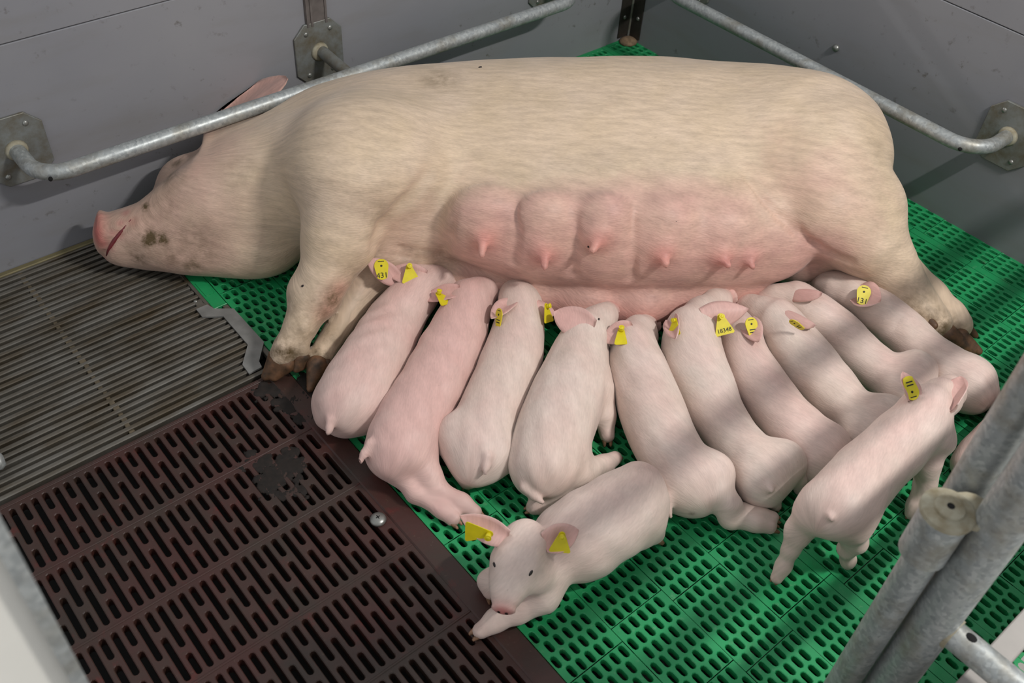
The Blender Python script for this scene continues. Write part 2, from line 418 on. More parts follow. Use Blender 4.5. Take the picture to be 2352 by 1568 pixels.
bg = empty('brown_floor_grating', (.32, .9, 0))
tag(bg, 'brown slotted grating with muddy patches, left of the green floor', 'floor grating')
BW = .0211
def brown():
    cols = 28; x0 = .006
    rows = [1.4215-.1815*k for k in range(7)]
    for k, yt in enumerate(rows):
        cells = []; ya = yt-.1815
        cells.append((x0-.02, .6005, yt-.004, yt, None))               # solid cross rib
        top, bot = yt-.004, ya
        for c in range(cols):
            xa, xb = x0+c*BW, x0+(c+1)*BW; xc = (xa+xb)/2; hw = .0056
            if c*BW+x0+BW > .602: break
            sp = top-.0626 if (c+k) % 2 == 0 else top-.1149
            for (q, p) in ((top, sp), (sp, bot)):
                hl = (q-p)/2-.0078; cells.append((xa, xb, p, q, ((xa+xb)/2, (p+q)/2, hw, hl)))
        xe = x0+c*BW if c*BW+x0+BW > .602 else x0+cols*BW
        cells.append((xe, .6005, bot, top, None)); cells.append((x0-.02, x0, bot, top, None))
        V, F = holed_cells(cells, -.022, .0016)
        link('slotted_row', mesh_np('slotted_row', V, F), M['brown'], bg)
        MB().box((x0-.02, yt-.0042, -.01), (.6005, yt+.0002, .0016), .001).build('cross_ridge', M['brown'], bg)
    MB().box((x0-.02, 1.4218, -.03), (.6005, 1.4285, .0005), .001).build('end_lip', M['brown'], bg)
    MB().box((.6015, .12, -.03), (.6455, 1.4275, .0035), .002).build('side_rail', M['brown'], bg)
    MB().box((.6005, .12, -.03), (.6045, 1.4275, .0015), .001).build('side_lip', M['brown'], bg)
brown()
sc = MB()
p = at(876, 1186, .006)
sc.ball((p[0]-.008, p[1], .0035), (.0165, .0165, .0085), 20, 10)
sco = sc.build('screw', M['bolt'], None, True); tag(sco, 'shiny round screw head fixing the brown grating edge', 'screw')
MB().box((p[0]-.0125, p[1]-.0008, .0115), (p[0]-.0035, p[1]+.0008, .0125)).build('slot', M['hole'], sco)
MB().box((p[0]-.0088, p[1]-.0045, .0115), (p[0]-.0072, p[1]+.0045, .0125)).build('slot', M['hole'], sco)
cf = MB().ball((2.375, 2.072, .004), (.034, .030, .013), 16, 8).build('dried_feed_lump', M['tan'], None, True)
tag(cf, 'tan lump of dried feed in the wall corner', 'feed lump')

# ---- guard rails with their plates
def arc_path(pts, rad, n=8):
    P = [np.array(p, float) for p in pts]; out = [P[0]]
    for i in range(1, len(P)-1):
        a = P[i-1]-P[i]; b = P[i+1]-P[i]; a /= np.linalg.norm(a); b /= np.linalg.norm(b)
        ang = math.acos(np.clip(a@b, -1, 1)); tl = rad/math.tan(ang/2); A = P[i]+a*tl; B = P[i]+b*tl
        cdir = (a+b)/np.linalg.norm(a+b); C = P[i]+cdir*rad/math.sin(ang/2)
        for k in range(n+1):
            t = k/n; va, vb = A-C, B-C; om = math.acos(np.clip((va@vb)/(rad*rad), -1, 1))
            out.append(C+(math.sin((1-t)*om)*va+math.sin(t*om)*vb)/math.sin(om))
    out.append(P[-1]); return out
def plate(parent, c, nrm, w_, h_, bolts=True):
    """octagonal wall plate at c, nrm 'y' (back wall) or 'x' (right wall)."""
    k = .032; hw, hh = w_/2, h_/2
    poly = [(-hw+k, -hh), (hw-k, -hh), (hw, -hh+k), (hw, hh-k), (hw-k, hh), (-hw+k, hh), (-hw, hh-k), (-hw, -hh+k)]
    def T(a, b, d): return (c[0]+a, c[1]-d, c[2]+b) if nrm == 'y' else (c[0]-d, c[1]-a, c[2]+b)
    V = [T(a, b, 0) for a, b in poly]+[T(a, b, .005) for a, b in poly]+[T(a*.985, b*.985, .006) for a, b in poly]; n = 8
    F = [tuple(range(16, 24)), tuple(range(8))[::-1]]
    for q in (0, 8): F += [(q+i, q+(i+1) % n, q+n+(i+1) % n, q+n+i) for i in range(n)]
    po = MB().add(V, F).build('wall_plate', M['plate'], parent)
    for a in (-.036, .036):
        for b in (-.058, .058):
            q = T(a, b, .006); ax = (.007, .004, .007) if nrm == 'y' else (.004, .007, .007)
            m = MB().ball(q, ax, 10, 6); q2 = T(a, b, .0065)
            m.build('bolt_head', M['bolt'], po, True)
    q0, q1 = T(0, 0, .005), T(0, 0, .013)
    MB().tube([q0, q1], [.027, .0215], 18).build('weld_collar', M['cap'], po, True)
RZ = .305; RR = .0185
ra = empty('guard_rail', (1.19, 2.0, .1)); tag(ra, 'long galvanised guard rail along the back wall over the sow\'s head', 'guard rail')
pth = arc_path([(.392, 2.098, RZ), (.392, 1.957, RZ), (1.99, 1.951, RZ), (1.99, 2.098, RZ)], .07)
auto_smooth(MB().tube(pth, RR, 20).build('tube', M['galv'], ra))
auto_smooth(MB().tube([(1.187, 2.098, RZ+.008), (1.187, 1.960, RZ)], .016, 16).build('stand_off', M['plate'], ra))
for x in (.392, 1.183, 1.99): plate(ra, (x, 2.099, RZ+(.006 if x == 1.183 else 0)), 'y', .142, .168)
q = at(112, 408, RZ)
MB().ball((q[0], 1.9405, RZ+.004), (.005, .0035, .006), 8, 6).build('drain_hole', M['hole'], ra)
rb = empty('guard_rail', (2.30, 1.3, .1)); tag(rb, 'galvanised guard rail on the right wall behind the sow\'s rump', 'guard rail')
pth = arc_path([(2.398, .775, RZ), (2.252, .775, RZ), (2.247, 1.86, RZ), (2.398, 1.86, RZ)], .085)
auto_smooth(MB().tube(pth, RR, 20).build('tube', M['galv'], rb))
for y in (.775, 1.86): plate(rb, (2.399, y, RZ), 'x', .142, .168)
MB().ball((2.242, .818, RZ-.004), (.0045, .006, .005), 8, 6).build('drain_hole', M['hole'], rb)
bo = MB().ball((2.398, 1.317, .307), (.009, .0105, .0105), 14, 8).build('wall_bolt', M['bolt'], None, True); tag(bo, 'lone dome-headed bolt on the right wall above the rail', 'bolt')
# rails on top of the back wall
tr = empty('top_rail', (1.2, 2.115, .935)); tag(tr, 'double steel rail on short posts along the top of the back wall', 'rail')
for z, r in ((.951, .0160), (1.012, .0165)): auto_smooth(MB().tube([(-.4, 2.115, z), (2.44, 2.115, z)], r, 14).build('tube', M['galv'], tr))
for x in (-.3, 1.2, 2.38): auto_smooth(MB().tube([(x, 2.12, .93), (x, 2.12, 1.03)], .01, 10).build('post', M['galv'], tr))

# ---- gate in the right foreground
def gate():
    g = empty('gate_post', (1.0, .16, 0)); tag(g, 'double galvanised gate post with hinge collar in the right foreground', 'gate post')
    dl = at(1936, 1565)[:2]; dl = dl/np.linalg.norm(dl); pl = dl*.93
    dr = at(2042, 1565)[:2]; dr = dr/np.linalg.norm(dr); pr = dr*.952
    zc = .635; pu = dl*1.0
    auto_smooth(MB().tube([(*pl, .0), (*pl, zc)], .0225, 22).build('round_tube', M['galv'], g))
    auto_smooth(MB().tube([(*pu, .0), (*pu, 1.15)], .0250, 22).build('round_tube', M['galv'], g))
    auto_smooth(MB().tube([(*pr, .0), (*pr, 1.15)], .0315, 24).build('round_tube', M['galv'], g))
    # collar with chalky cap
    e = (pl-pr)/np.linalg.norm(pl-pr); pc = pl+e*.004-dl*.004
    auto_smooth(MB().tube([(*pc, zc-.085), (*pc, zc)], .031, 22).build('hinge_collar', M['galv'], g))
    cap = MB().tube([(*pc, zc), (*pc, zc+.007), (*pc, zc+.009)], [.034, .034, .030], 22)
    c2 = pc-e*.024+dl*.012; cap.tube([(*c2, zc), (*c2, zc+.006)], .028, 16)
    co = auto_smooth(cap.build('hinge_cap', M['cap'], g))
    auto_smooth(MB().tube([(*pc, zc+.009), (*pc, zc+.013), (*pc, zc+.0142)], [.019, .0185, .016], 18).build('washer', M['cap'], co))
    MB().tube([(*pc, zc+.012), (*pc, zc+.0149)], .0048, 10).build('pin_hole', M['hole'], co)
    wd = pc-e*.026+dl*-.012; MB().box((wd[0]-.006, wd[1]-.006, zc-.07), (wd[0]+.006, wd[1]+.006, zc-.04), .002).build('lock_slot', M['hole'], g)
    zr = .405; q = np.array([pr[0]+.006, pr[1]-.02])
    auto_smooth(MB().tube([(*q, zr), (q[0], q[1]-.45, zr)], .021, 20).build('side_rail', M['galv'], g))
    auto_smooth(MB().tube([(q[0], q[1]+.004, zr), (q[0], q[1]-.012, zr)], .0245, 20).build('weld_collar', M['cap'], g))
    MB().ball((q[0], q[1]-.03, zr+.0195), (.007, .009, .003), 12, 6).build('drain_hole', M['hole'], g)
gate()
fg = empty('front_gate', (1.8, .03, .35)); tag(fg, 'barred front gate standing on the low front wall', 'gate')
for z in (.69, .885, 1.085, 1.265): auto_smooth(MB().tube([(1.0, .025, z), (2.38, .025, z)], .0175, 14).build('bar', M['galv'], fg))
for x in (1.28, 2.36): auto_smooth(MB().tube([(x, .025, .352), (x, .025, 1.28)], .0165, 14).build('upright', M['galv'], fg))
pn = empty('stainless_partition', (-.2, .5, 0)); tag(pn, 'pale blurred metal partition panel in the lower left corner', 'partition')
MB().box((-.45, .497, .0), (-.006, .503, 1.35), .001).build('sheet', M['stain'], pn)
MB().box((-.006, .488, .0), (.0055, .510, 1.35), .002).build('edge_flange', M['galv'], pn)
pt = at(4, 1055, .03); pg = MB().tube([(pt[0]-.06, pt[1]+.03, .026), (pt[0]-.002, pt[1], .026), (pt[0]+.004, pt[1]-.001, .026)], [.017, .017, .010], 14).build('pin_end', M['galv'], None, True)
tag(pg, 'rounded metal pin end at the left edge of the steel grating', 'pin')

# ================================================================== animals: smooth implicit bodies
class Field:
    def __init__(s, lo, hi, h):
        s.lo = np.array(lo, np.float32); s.h = h
        s.n = np.ceil((np.array(hi)-np.array(lo))/h).astype(int)+1
        s.ax = [s.lo[i]+h*np.arange(s.n[i], dtype=np.float32) for i in range(3)]
        s.d = np.full(s.n, .5, np.float32)
    def box(s, lo, hi):
        a = np.clip(np.floor((np.array(lo)-s.lo)/s.h).astype(int), 0, s.n-1); b = np.clip(np.ceil((np.array(hi)-s.lo)/s.h).astype(int)+1, 1, s.n)
        sl = tuple(slice(int(i), int(max(j, i+1))) for i, j in zip(a, b))
        X = s.ax[0][sl[0]][:, None, None]; Y = s.ax[1][sl[1]][None, :, None]; Z = s.ax[2][sl[2]][None, None, :]
        return sl, X, Y, Z
    def put(s, sl, q, k, sub=False):
        d = s.d[sl]
        if sub: q = -q; hh = np.clip(.5-.5*(q-d)/k, 0, 1); s.d[sl] = d*hh+q*(1-hh)+k*hh*(1-hh)
        else: hh = np.clip(.5+.5*(q-d)/k, 0, 1); s.d[sl] = q*(1-hh)+d*hh-k*hh*(1-hh)
    def cone(s, p0, p1, r0, r1, k=.02, sub=False, flat=None):
        p0 = np.asarray(p0, np.float32); p1 = np.asarray(p1, np.float32); m = max(r0, r1)*(1 if flat is None else max(1, 1/flat[1]))+k*1.2+.03
        sl, X, Y, Z = s.box(np.minimum(p0, p1)-m, np.maximum(p0, p1)+m)
        v = p1-p0; L2 = float(v@v)+1e-12
        x, y, z = X-p0[0], Y-p0[1], Z-p0[2]
        t = np.clip((x*v[0]+y*v[1]+z*v[2])/L2, 0, 1); x = x-t*v[0]; y = y-t*v[1]; z = z-t*v[2]
        if flat is not None:
            wv, c = flat; wv = np.asarray(wv, np.float32); a = (x*wv[0]+y*wv[1]+z*wv[2])*(c-1); x = x+a*wv[0]; y = y+a*wv[1]; z = z+a*wv[2]
        q = np.sqrt(x*x+y*y+z*z)-(r0+(r1-r0)*t); s.put(sl, q, k, sub)
    def chain(s, pts, k=.02, flat=None):
        for (a, ra), (b, rb_) in zip(pts[:-1], pts[1:]): s.cone(a, b, ra, rb_, k, flat=flat)
    def ell(s, c, r, ax=None, k=.02, sub=False):
        c = np.asarray(c, np.float32); ax = np.eye(3) if ax is None else np.asarray(ax); m = max(r)+k*1.2+.03
        sl, X, Y, Z = s.box(c-m, c+m); x, y, z = X-c[0], Y-c[1], Z-c[2]
        k0 = 0; k1 = 0
        for i in range(3):
            a = x*float(ax[i][0])+y*float(ax[i][1])+z*float(ax[i][2]); k0 = k0+(a/r[i])**2; k1 = k1+(a/(r[i]*r[i]))**2
        k0 = np.sqrt(k0); k1 = np.sqrt(k1)+1e-9; s.put(sl, (k0*(k0-1)/k1).astype(np.float32), k, sub)
    def floor_cut(s, z=.0008, k=.006):
        q = (z-s.ax[2])[None, None, :]+np.zeros_like(s.d); d = s.d; hh = np.clip(.5-.5*(q-d)/k, 0, 1); s.d = d*hh+q*(1-hh)+k*hh*(1-hh)
    def hit(s, o, d, t0=1.0, t1=3.4, n=1200):
        """first point inside the body along o + t d, or None."""
        t = np.linspace(t0, t1, n); P_ = np.asarray(o)+t[:, None]*np.asarray(d); I = np.round((P_-s.lo)/s.h).astype(int)
        ok = ((I >= 0) & (I < s.n)).all(1); v = np.ones(n); J = I[ok]; v[ok] = s.d[J[:, 0], J[:, 1], J[:, 2]]
        k = np.argmax(v < 0); return P_[k] if v[k] < 0 else None
    def mesh(s, relax=2):
        d = s.d; inside = d < 0; n = s.n
        c = np.zeros(n-1, np.int8)
        for i in (0, 1):
            for j in (0, 1):
                for k in (0, 1): c += inside[i:n[0]-1+i, j:n[1]-1+j, k:n[2]-1+k]
        act = (c > 0) & (c < 8); idx = np.full(act.shape, -1, np.int64); I = np.argwhere(act); idx[act] = np.arange(len(I))
        acc = np.zeros((len(I), 3)); cnt = np.zeros(len(I))
        for ax_ in range(3):
            o1, o2 = [a for a in range(3) if a != ax_]
            for a in (0, 1):
                for b in (0, 1):
                    A = I.copy(); A[:, o1] += a; A[:, o2] += b; B = A.copy(); B[:, ax_] += 1
                    da = d[A[:, 0], A[:, 1], A[:, 2]].astype(float); db = d[B[:, 0], B[:, 1], B[:, 2]].astype(float); cr = (da < 0) != (db < 0)
                    t = np.where(cr, da/np.where(cr, da-db, 1), 0); P_ = A.astype(float); P_[:, ax_] += t
                    acc += np.where(cr[:, None], P_, 0); cnt += cr
        V = s.lo+(acc/cnt[:, None])*s.h; Q = []
        for ax_ in range(3):
            o1, o2 = (ax_+1) % 3, (ax_+2) % 3
            sl0 = [slice(None)]*3; sl1 = [slice(None)]*3; sl0[ax_] = slice(0, n[ax_]-1); sl1[ax_] = slice(1, n[ax_])
            for q_ in (sl0, sl1): q_[o1] = slice(1, n[o1]-1); q_[o2] = slice(1, n[o2]-1)
            a = inside[tuple(sl0)]; b = inside[tuple(sl1)]; E_ = np.argwhere(a != b); up = a[E_[:, 0], E_[:, 1], E_[:, 2]]
            E_[:, o1] += 1; E_[:, o2] += 1
            def cell(da, db):
                C = E_.copy(); C[:, o1] -= da; C[:, o2] -= db; return idx[C[:, 0], C[:, 1], C[:, 2]]
            q = np.stack([cell(1, 1), cell(0, 1), cell(0, 0), cell(1, 0)], 1); q[~up] = q[~up][:, ::-1]; Q.append(q)
        Q = np.concatenate(Q); Q = Q[(Q >= 0).all(1)]
        for it in range(relax*2):
            S = np.zeros_like(V); N_ = np.zeros(len(V))
            for a, b in ((0, 1), (1, 2), (2, 3), (3, 0)):
                np.add.at(S, Q[:, a], V[Q[:, b]]); np.add.at(N_, Q[:, a], 1); np.add.at(S, Q[:, b], V[Q[:, a]]); np.add.at(N_, Q[:, b], 1)
            V = V+(.55 if it % 2 == 0 else -.56)*(S/np.maximum(N_, 1)[:, None]-V)
        return V, Q

def cat_spine(P_, n=4):
    """Catmull-Rom resampling of rows [x,y,z,r]."""
    P_ = np.array(P_, float); out = []
    for i in range(len(P_)-1):
        p0, p1, p2, p3 = P_[max(i-1, 0)], P_[i], P_[i+1], P_[min(i+2, len(P_)-1)]
        for k in range(n):
            t = k/n; out.append(.5*((2*p1)+(-p0+p2)*t+(2*p0-5*p1+4*p2-p3)*t*t+(-p0+3*p1-3*p2+p3)*t**3))
    out.append(P_[-1]); return np.array(out)
def unit(v): v = np.asarray(v, float); return v/np.linalg.norm(v)
def leaf(base, tip, wid, nrm, cup=.35, bend=0.0, thick=.0056, point=.8, nt=12, ns=8, roll=0.0):
    """ear: a cupped leaf of real thickness, concave towards nrm."""
    base, tip = np.asarray(base, float), np.asarray(tip, float); ax = tip-base; L = np.linalg.norm(ax); ax /= L
    nrm = np.asarray(nrm, float); nrm = unit(nrm-ax*(nrm@ax)); sd = np.cross(nrm, ax)
    grid = np.zeros((nt+1, ns+1, 3))
    for i in range(nt+1):
        t = i/nt; sh = (.70+.30*math.sin(t/.35*math.pi/2)) if t < .35 else max(0.02, 1-((t-.35)/.65)**2)**point
        for j in range(ns+1):
            s_ = j/ns*2-1; w_ = wid/2*sh
            grid[i, j] = base+ax*(L*t)-nrm*(.010*(1-t)**3)+sd*(w_*s_)+nrm*(cup*1.35*w_*abs(s_)**1.7*(1-.35*t)+bend*L*t*t+.10*L*t**3+.10*w_*math.sin(3.0*s_+1.5*t))
    gu = np.gradient(grid, axis=0); gv = np.gradient(grid, axis=1); nn = np.cross(gu, gv); nn /= np.linalg.norm(nn, axis=2, keepdims=True)+1e-9
    if (nn[nt//2, ns//2]@nrm) < 0: nn = -nn
    th = np.ones((nt+1, ns+1, 1))*thick/2
    for i in range(nt+1):
        for j in range(ns+1):
            e = min(1-abs(j/ns*2-1), (1-i/nt)*1.6); th[i, j] *= .35+.65*min(1, e*3)
    A = grid+nn*th; B = grid-nn*th; V = np.concatenate([A.reshape(-1, 3), B.reshape(-1, 3)]); m = ns+1; o = (nt+1)*m; F = []
    for i in range(nt):
        for j in range(ns):
            a, b, c, d = i*m+j, i*m+j+1, (i+1)*m+j+1, (i+1)*m+j; F += [(a, b, c, d), (o+d, o+c, o+b, o+a)]
        F += [(i*m, (i+1)*m, o+(i+1)*m, o+i*m), ((i+1)*m+ns, i*m+ns, o+i*m+ns, o+(i+1)*m+ns)]
    for j in range(ns): F += [(nt*m+j+1, nt*m+j, o+nt*m+j, o+nt*m+j+1), (j, j+1, o+j+1, o+j)]
    F = np.array(F); v1 = V[F[0][1]]-V[F[0][0]]; v2 = V[F[0][3]]-V[F[0][0]]
    if np.cross(v1, v2)@nrm < 0: F = F[:, ::-1]
    inner = np.concatenate([np.ones(o), np.zeros(o)])
    return V, F, inner, dict(axis=ax, side=sd, nrm=nrm, mid=lambda t, s_=0: grid[int(round(t*nt)), int(round((s_+1)/2*ns))])
def lumps(V, amp, wl, seed, n=7):
    """soft unevenness of flesh: a few long waves added to the surface."""
    rg = np.random.RandomState(seed); out = np.zeros_like(V)
    for i in range(n):
        k = rg.normal(size=3); k *= 2*math.pi/(wl*rg.uniform(.6, 1.6))/np.linalg.norm(k); d = rg.normal(size=3); d /= np.linalg.norm(d)
        out += (amp*rg.uniform(.4, 1)*np.sin(V@k+rg.uniform(0, 6.28)))[:, None]*d
    out *= np.clip(V[:, 2:3]/.02, 0, 1); return V+out
def finish(name, V, Q, tint, flow, mat, parent):
    me = mesh_np(name, V, np.ascontiguousarray(Q))
    a = me.attributes.new('tint', 'FLOAT_VECTOR', 'POINT'); a.data.foreach_set('vector', np.ascontiguousarray(tint, np.float32).ravel())
    a = me.attributes.new('flow', 'FLOAT_VECTOR', 'POINT'); a.data.foreach_set('vector', np.ascontiguousarray(flow, np.float32).ravel())
    return link(name, me, mat, parent, True)
def gauss(V, c, r): return np.exp(-((V-np.asarray(c))**2).sum(1)/(r*r))
def sdf_child(name, prims, h, mat, parent, relax=1):
    """small horn or hoof built from a few cones: (p0,p1,r0,r1)."""
    P_ = np.array([p for q in prims for p in q[:2]]); m = max(max(q[2:4]) for q in prims)+.012
    f = Field(P_.min(0)-m, P_.max(0)+m, h)
    for q in prims: f.cone(*q, k=.006)
    f.floor_cut(.0006, .002)
    V, Q = f.mesh(relax); return link(name, mesh_np(name, V, np.ascontiguousarray(Q)), mat, parent, True)

def mud(label, spots, hz):
    P_ = [(at(u, v, 0)[:2], r) for u, v, r in spots]; A = np.array([p for p, _ in P_])
    f = Field((*(A.min(0)-.10), -.02), (*(A.max(0)+.10), .03), .004)
    rg = np.random.RandomState(5)
    for p, r in P_:
        f.ell((*p, -.004), (r*.8, r*.65, hz), k=.006)
        for i in range(9):
            a = rg.uniform(0, 6.28); q = r*rg.uniform(.5, 1.25); e = r*rg.uniform(.10, .32); f.ell((p[0]+q*math.cos(a), p[1]+q*math.sin(a), -.003), (e, e*rg.uniform(.5, 1), hz*rg.uniform(.6, .95)), k=.004)
    V, Q = f.mesh(1); rr = np.random.RandomState(3); V = V+rr.normal(0, .0007, V.shape)*np.array([1, 1, .8])
    o = link('manure_patch', mesh_np('manure_patch', V, np.ascontiguousarray(Q)), M['mud'], None, True); tag(o, label, 'manure')
mud('dark smear of manure across the slots of the brown grating', [(640, 1085, .045), (600, 1065, .03), (680, 1070, .03), (665, 1040, .028), (615, 1110, .03), (690, 1125, .022), (575, 1040, .018), (650, 1135, .02), (540, 1075, .014)], .0045)
mud('wet dark manure under the sow\'s front hooves', [(690, 895, .06), (640, 888, .04), (715, 915, .05), (665, 930, .035), (600, 900, .022), (735, 950, .035), (690, 960, .022), (760, 985, .02)], .0065)

# ------------------------------------------------------------------ the sow
ES = np.array([.831, -.557, 0]); EN = np.array([-.557, -.831, 0])
def to_loc(p): p = np.asarray(p, float); return np.array([p@ES, p@EN+2.0, p[2]])
def to_world(V): V = np.asarray(V, float); return V[..., 0:1]*ES+(V[..., 1:2]-2.0)*EN+V[..., 2:3]*np.array([0, 0, 1.])
def la(u, v, z): return to_loc(at(u, v, z))

def build_sow():
    root = empty('sow', to_world(np.array([.45, 0, 0])))
    tag(root, 'large cream-coloured sow lying on her side, nursing, head to the left', 'sow')
    f = Field((-.86, -.42, -.02), (1.50, .70, .56), .0072)
    # torso as a loft of ellipses along the body axis
    st = np.array([  # S, N, a, z, b
        (-.42, -.060, .150, .145, .130), (-.30, -.060, .190, .165, .150), (-.16, -.055, .245, .190, .180), (.0, -.060, .285, .202, .198),
        (.2, -.068, .300, .205, .203), (.45, -.072, .315, .208, .206), (.7, -.072, .318, .208, .204), (.88, -.070, .300, .206, .200),
        (1.02, -.065, .268, .204, .194), (1.13, -.050, .215, .200, .175), (1.205, -.03, .135, .198, .128), (1.235, -.02, .03, .198, .03)])
    S = np.linspace(st[0, 0], st[-1, 0], 240); D = cat_spine(st, 12); D = D[np.argsort(D[:, 0])]
    I = [np.interp(S, D[:, 0], D[:, i]) for i in range(1, 5)]
    sl, X, Y, Z = f.box((-.55, -.42, -.02), (1.34, .52, .56))
    xs = X[:, 0, 0]; g = [np.interp(xs, S, q).astype(np.float32)[:, None, None] for q in I]
    rho = np.sqrt(((Y-g[0])/g[1])**2+((Z-g[2])/g[3])**2); q = (rho-1)*np.minimum(g[1], g[3])
    q = np.maximum(q, np.maximum(X-1.238, -.45-X)); f.put(sl, q.astype(np.float32), .01)
    # neck, head
    hd = [(la(690, 420, .175), .165), (la(590, 452, .150), .146), (la(500, 478, .135), .122), (la(425, 505, .115), .094), (la(345, 532, .100), .068), (la(290, 535, .100), .052), (la(262, 534, .102), .048)]
    f.chain(hd, .030)
    f.ell(la(545, 372, .175), (.075, .07, .07), k=.05)                 # poll / brow
    f.ell(la(428, 440, .135), (.060, .05, .05), k=.05)                 # forehead
    f.ell(la(575, 570, .075), (.12, .075, .07), k=.05)                 # jowl
    f.ell(la(450, 580, .07), (.11, .05, .055), k=.04)                  # lower jaw
    f.ell(la(330, 580, .058), (.075, .032, .04), k=.03)
    f.ell(la(275, 566, .075), (.052, .042, .045), k=.02)                # chin
    f.ell(la(432, 408, .16), (.05, .040, .040), k=.07)              # brow
    # snout disc
    s0, s1 = la(285, 522, .115), la(228, 531, .115); sx = unit(s1-s0)
    sa = unit(np.cross(sx, (0, 0, 1))); sb_ = np.cross(sx, sa)
    f.ell(la(240, 530, .104), (.016, .052, .054), (sx, sa, sb_), k=.014)
    def lh(u, v, lift=0.0):                                            # body surface seen at (u, v), in body coordinates
        d = ray(u, v); dl = np.array([d@ES, d@EN, d[2]]); o = to_loc(CAM); q = f.hit(o, dl)
        if q is None: q = la(u, v, .1)
        return q-dl*lift
    # shoulder and upper foreleg
    f.ell(la(830, 360, .33), (.16, .15, .12), k=.10)
    f.chain([(la(800, 430, .30), .120), (la(780, 540, .22), .080), (la(750, 625, .165), .060)], .035)
    f.chain([(la(750, 625, .165), .060), (la(716, 690, .125), .049), (la(690, 752, .092), .037), (la(662, 798, .068), .030), (la(648, 818, .055), .026)], .010)
    f.ell(la(700, 668, .125), (.025, .025, .03), k=.04)
    f.ell(la(755, 690, .12), (.022, .026, .028), k=.025)
    f.chain([(la(692, 768, .085), .025), (la(694, 806, .062), .019)], .005)     # outer toe
    f.cone(lh(676, 790, .004), lh(672, 822, .004), .004, .006, .008, sub=True)
    # lower foreleg
    f.chain([(la(870, 600, .10), .075), (la(835, 650, .075), .052)], .025)
    f.chain([(la(835, 650, .075), .052), (la(792, 718, .050), .038), (la(758, 785, .040), .029), (la(735, 825, .034), .026)], .003)
    # breast between the forelegs
    f.ell(la(930, 560, .12), (.14, .09, .10), k=.06)
    # ham and upper hind leg
    f.ell(la(1870, 325, .28), (.18, .16, .10), k=.14)
    f.cone(la(1865, 405, .26), la(1940, 508, .225), .118, .098, .12)
    f.chain([(la(1940, 508, .225), .098), (la(2000, 560, .185), .078), (la(2040, 612, .145), .058), (la(2085, 680, .09), .047), (la(2120, 725, .066), .042), (la(2150, 750, .056), .036)], .04)
    f.ell(la(2020, 470, .24), (.06, .06, .07), k=.06)
    f.ell(la(2062, 572, .15), (.030, .030, .035), k=.04)
    # lower hind leg
    f.chain([(la(2065, 620, .10), .055), (la(2130, 680, .062), .042), (la(2180, 725, .048), .035), (la(2205, 748, .042), .031)], .025)
    # belly swelling and the upper row of glands, seated on the surface of the flank
    f.ell(la(1450, 520, .20), (.44, .16, .15), k=.06)
    f.ell(la(1650, 552, .165), (.20, .12, .12), k=.05)
    gl = [((1116, 520), (.090, .066, .100), .034), ((1256, 548), (.084, .066, .108), .044), ((1392, 555), (.082, .066, .112), .046), ((1528, 570), (.090, .066, .108), .050), ((1668, 580), (.095, .064, .10), .054), ((1790, 592), (.10, .058, .085), .056)]
    cs = [(lh(*c), r, k_) for c, r, k_ in gl]
    for c, r, sink in cs: f.ell(c+np.array([0, -sink, -.020]), r, k=.026)
    # lower row, a continuous roll lying on the floor
    lr = [(1050, 628, .070, .056), (1120, 640, .066, .060), (1220, 668, .062, .060), (1340, 688, .060, .062), (1470, 694, .060, .062), (1600, 680, .060, .058), (1720, 664, .062, .050)]
    f.chain([(la(u, v, z), r) for u, v, z, r in lr], .02)
    for u, v, z, r in lr[1:6]: f.ell(la(u, v+4, z), (r*1.1, r*1.05, r*1.02), k=.02)
    # folds between the upper glands
    for (a, b) in (((1186, 470), (1178, 600)), ((1322, 480), (1318, 635)), ((1458, 490), (1452, 645)), ((1040, 500), (1012, 590))):
        m = ((a[0]+b[0])/2+4, (a[1]+b[1])/2); A, B_, C_ = lh(*a, .006), lh(*m, .004), lh(*b, .004)
        f.cone(A, B_, .002, .006, .016, sub=True); f.cone(B_, C_, .006, .007, .016, sub=True)
    # flank fold in front of the ham
    f.ell(la(1838, 590, .105), (.11, .062, .075), k=.03); f.cone(la(1845, 425, .29), la(1890, 485, .262), .085, .086, .035); f.cone(la(1890, 485, .262), la(1985, 568, .200), .086, .070, .016)
    fl = [lh(1722, 412, .004), lh(1755, 458, .003), lh(1790, 495, .002), lh(1830, 530, .001), lh(1870, 560, .001), lh(1910, 585, .001), lh(1950, 606, .002)]
    for a, b in zip(fl[:-1], fl[1:]): f.cone(a, b, .009, .009, .014, sub=True)
    # folds behind the elbow
    el = [lh(985, 400, .01), lh(930, 468, .006), lh(880, 520, .005), lh(860, 560, .004)]
    for a, b in zip(el[:-1], el[1:]): f.cone(a, b, .005, .007, .030, sub=True)
    for v0 in (570, 588):
        w_ = [lh(868, v0-6, .003), lh(920, v0, .003), lh(985, v0+10, .003)]
        for a, b in zip(w_[:-1], w_[1:]): f.cone(a, b, .004, .004, .010, sub=True)
    # mouth line
    mo = [lh(236, 596, .002), lh(250, 570, .002), lh(272, 540, .002), lh(300, 508, .002)]
    for a, b in zip(mo[:-1], mo[1:]): f.cone(a, b, .006, .005, .010, sub=True)
    # tail
    f.chain([(la(2036, 430, .27), .022), (la(2044, 462, .24), .015), (la(2032, 490, .22), .010)], .02)
    # teats on the glands
    teats = [((1113, 545), (1108, 583), 1), ((1250, 580), (1252, 614), 1), ((1374, 552), (1362, 577), 1), ((1522, 580), (1530, 606), 1), ((1660, 592), (1676, 612), 1), ((1722, 598), (1733, 618), .8)]
    ta = []
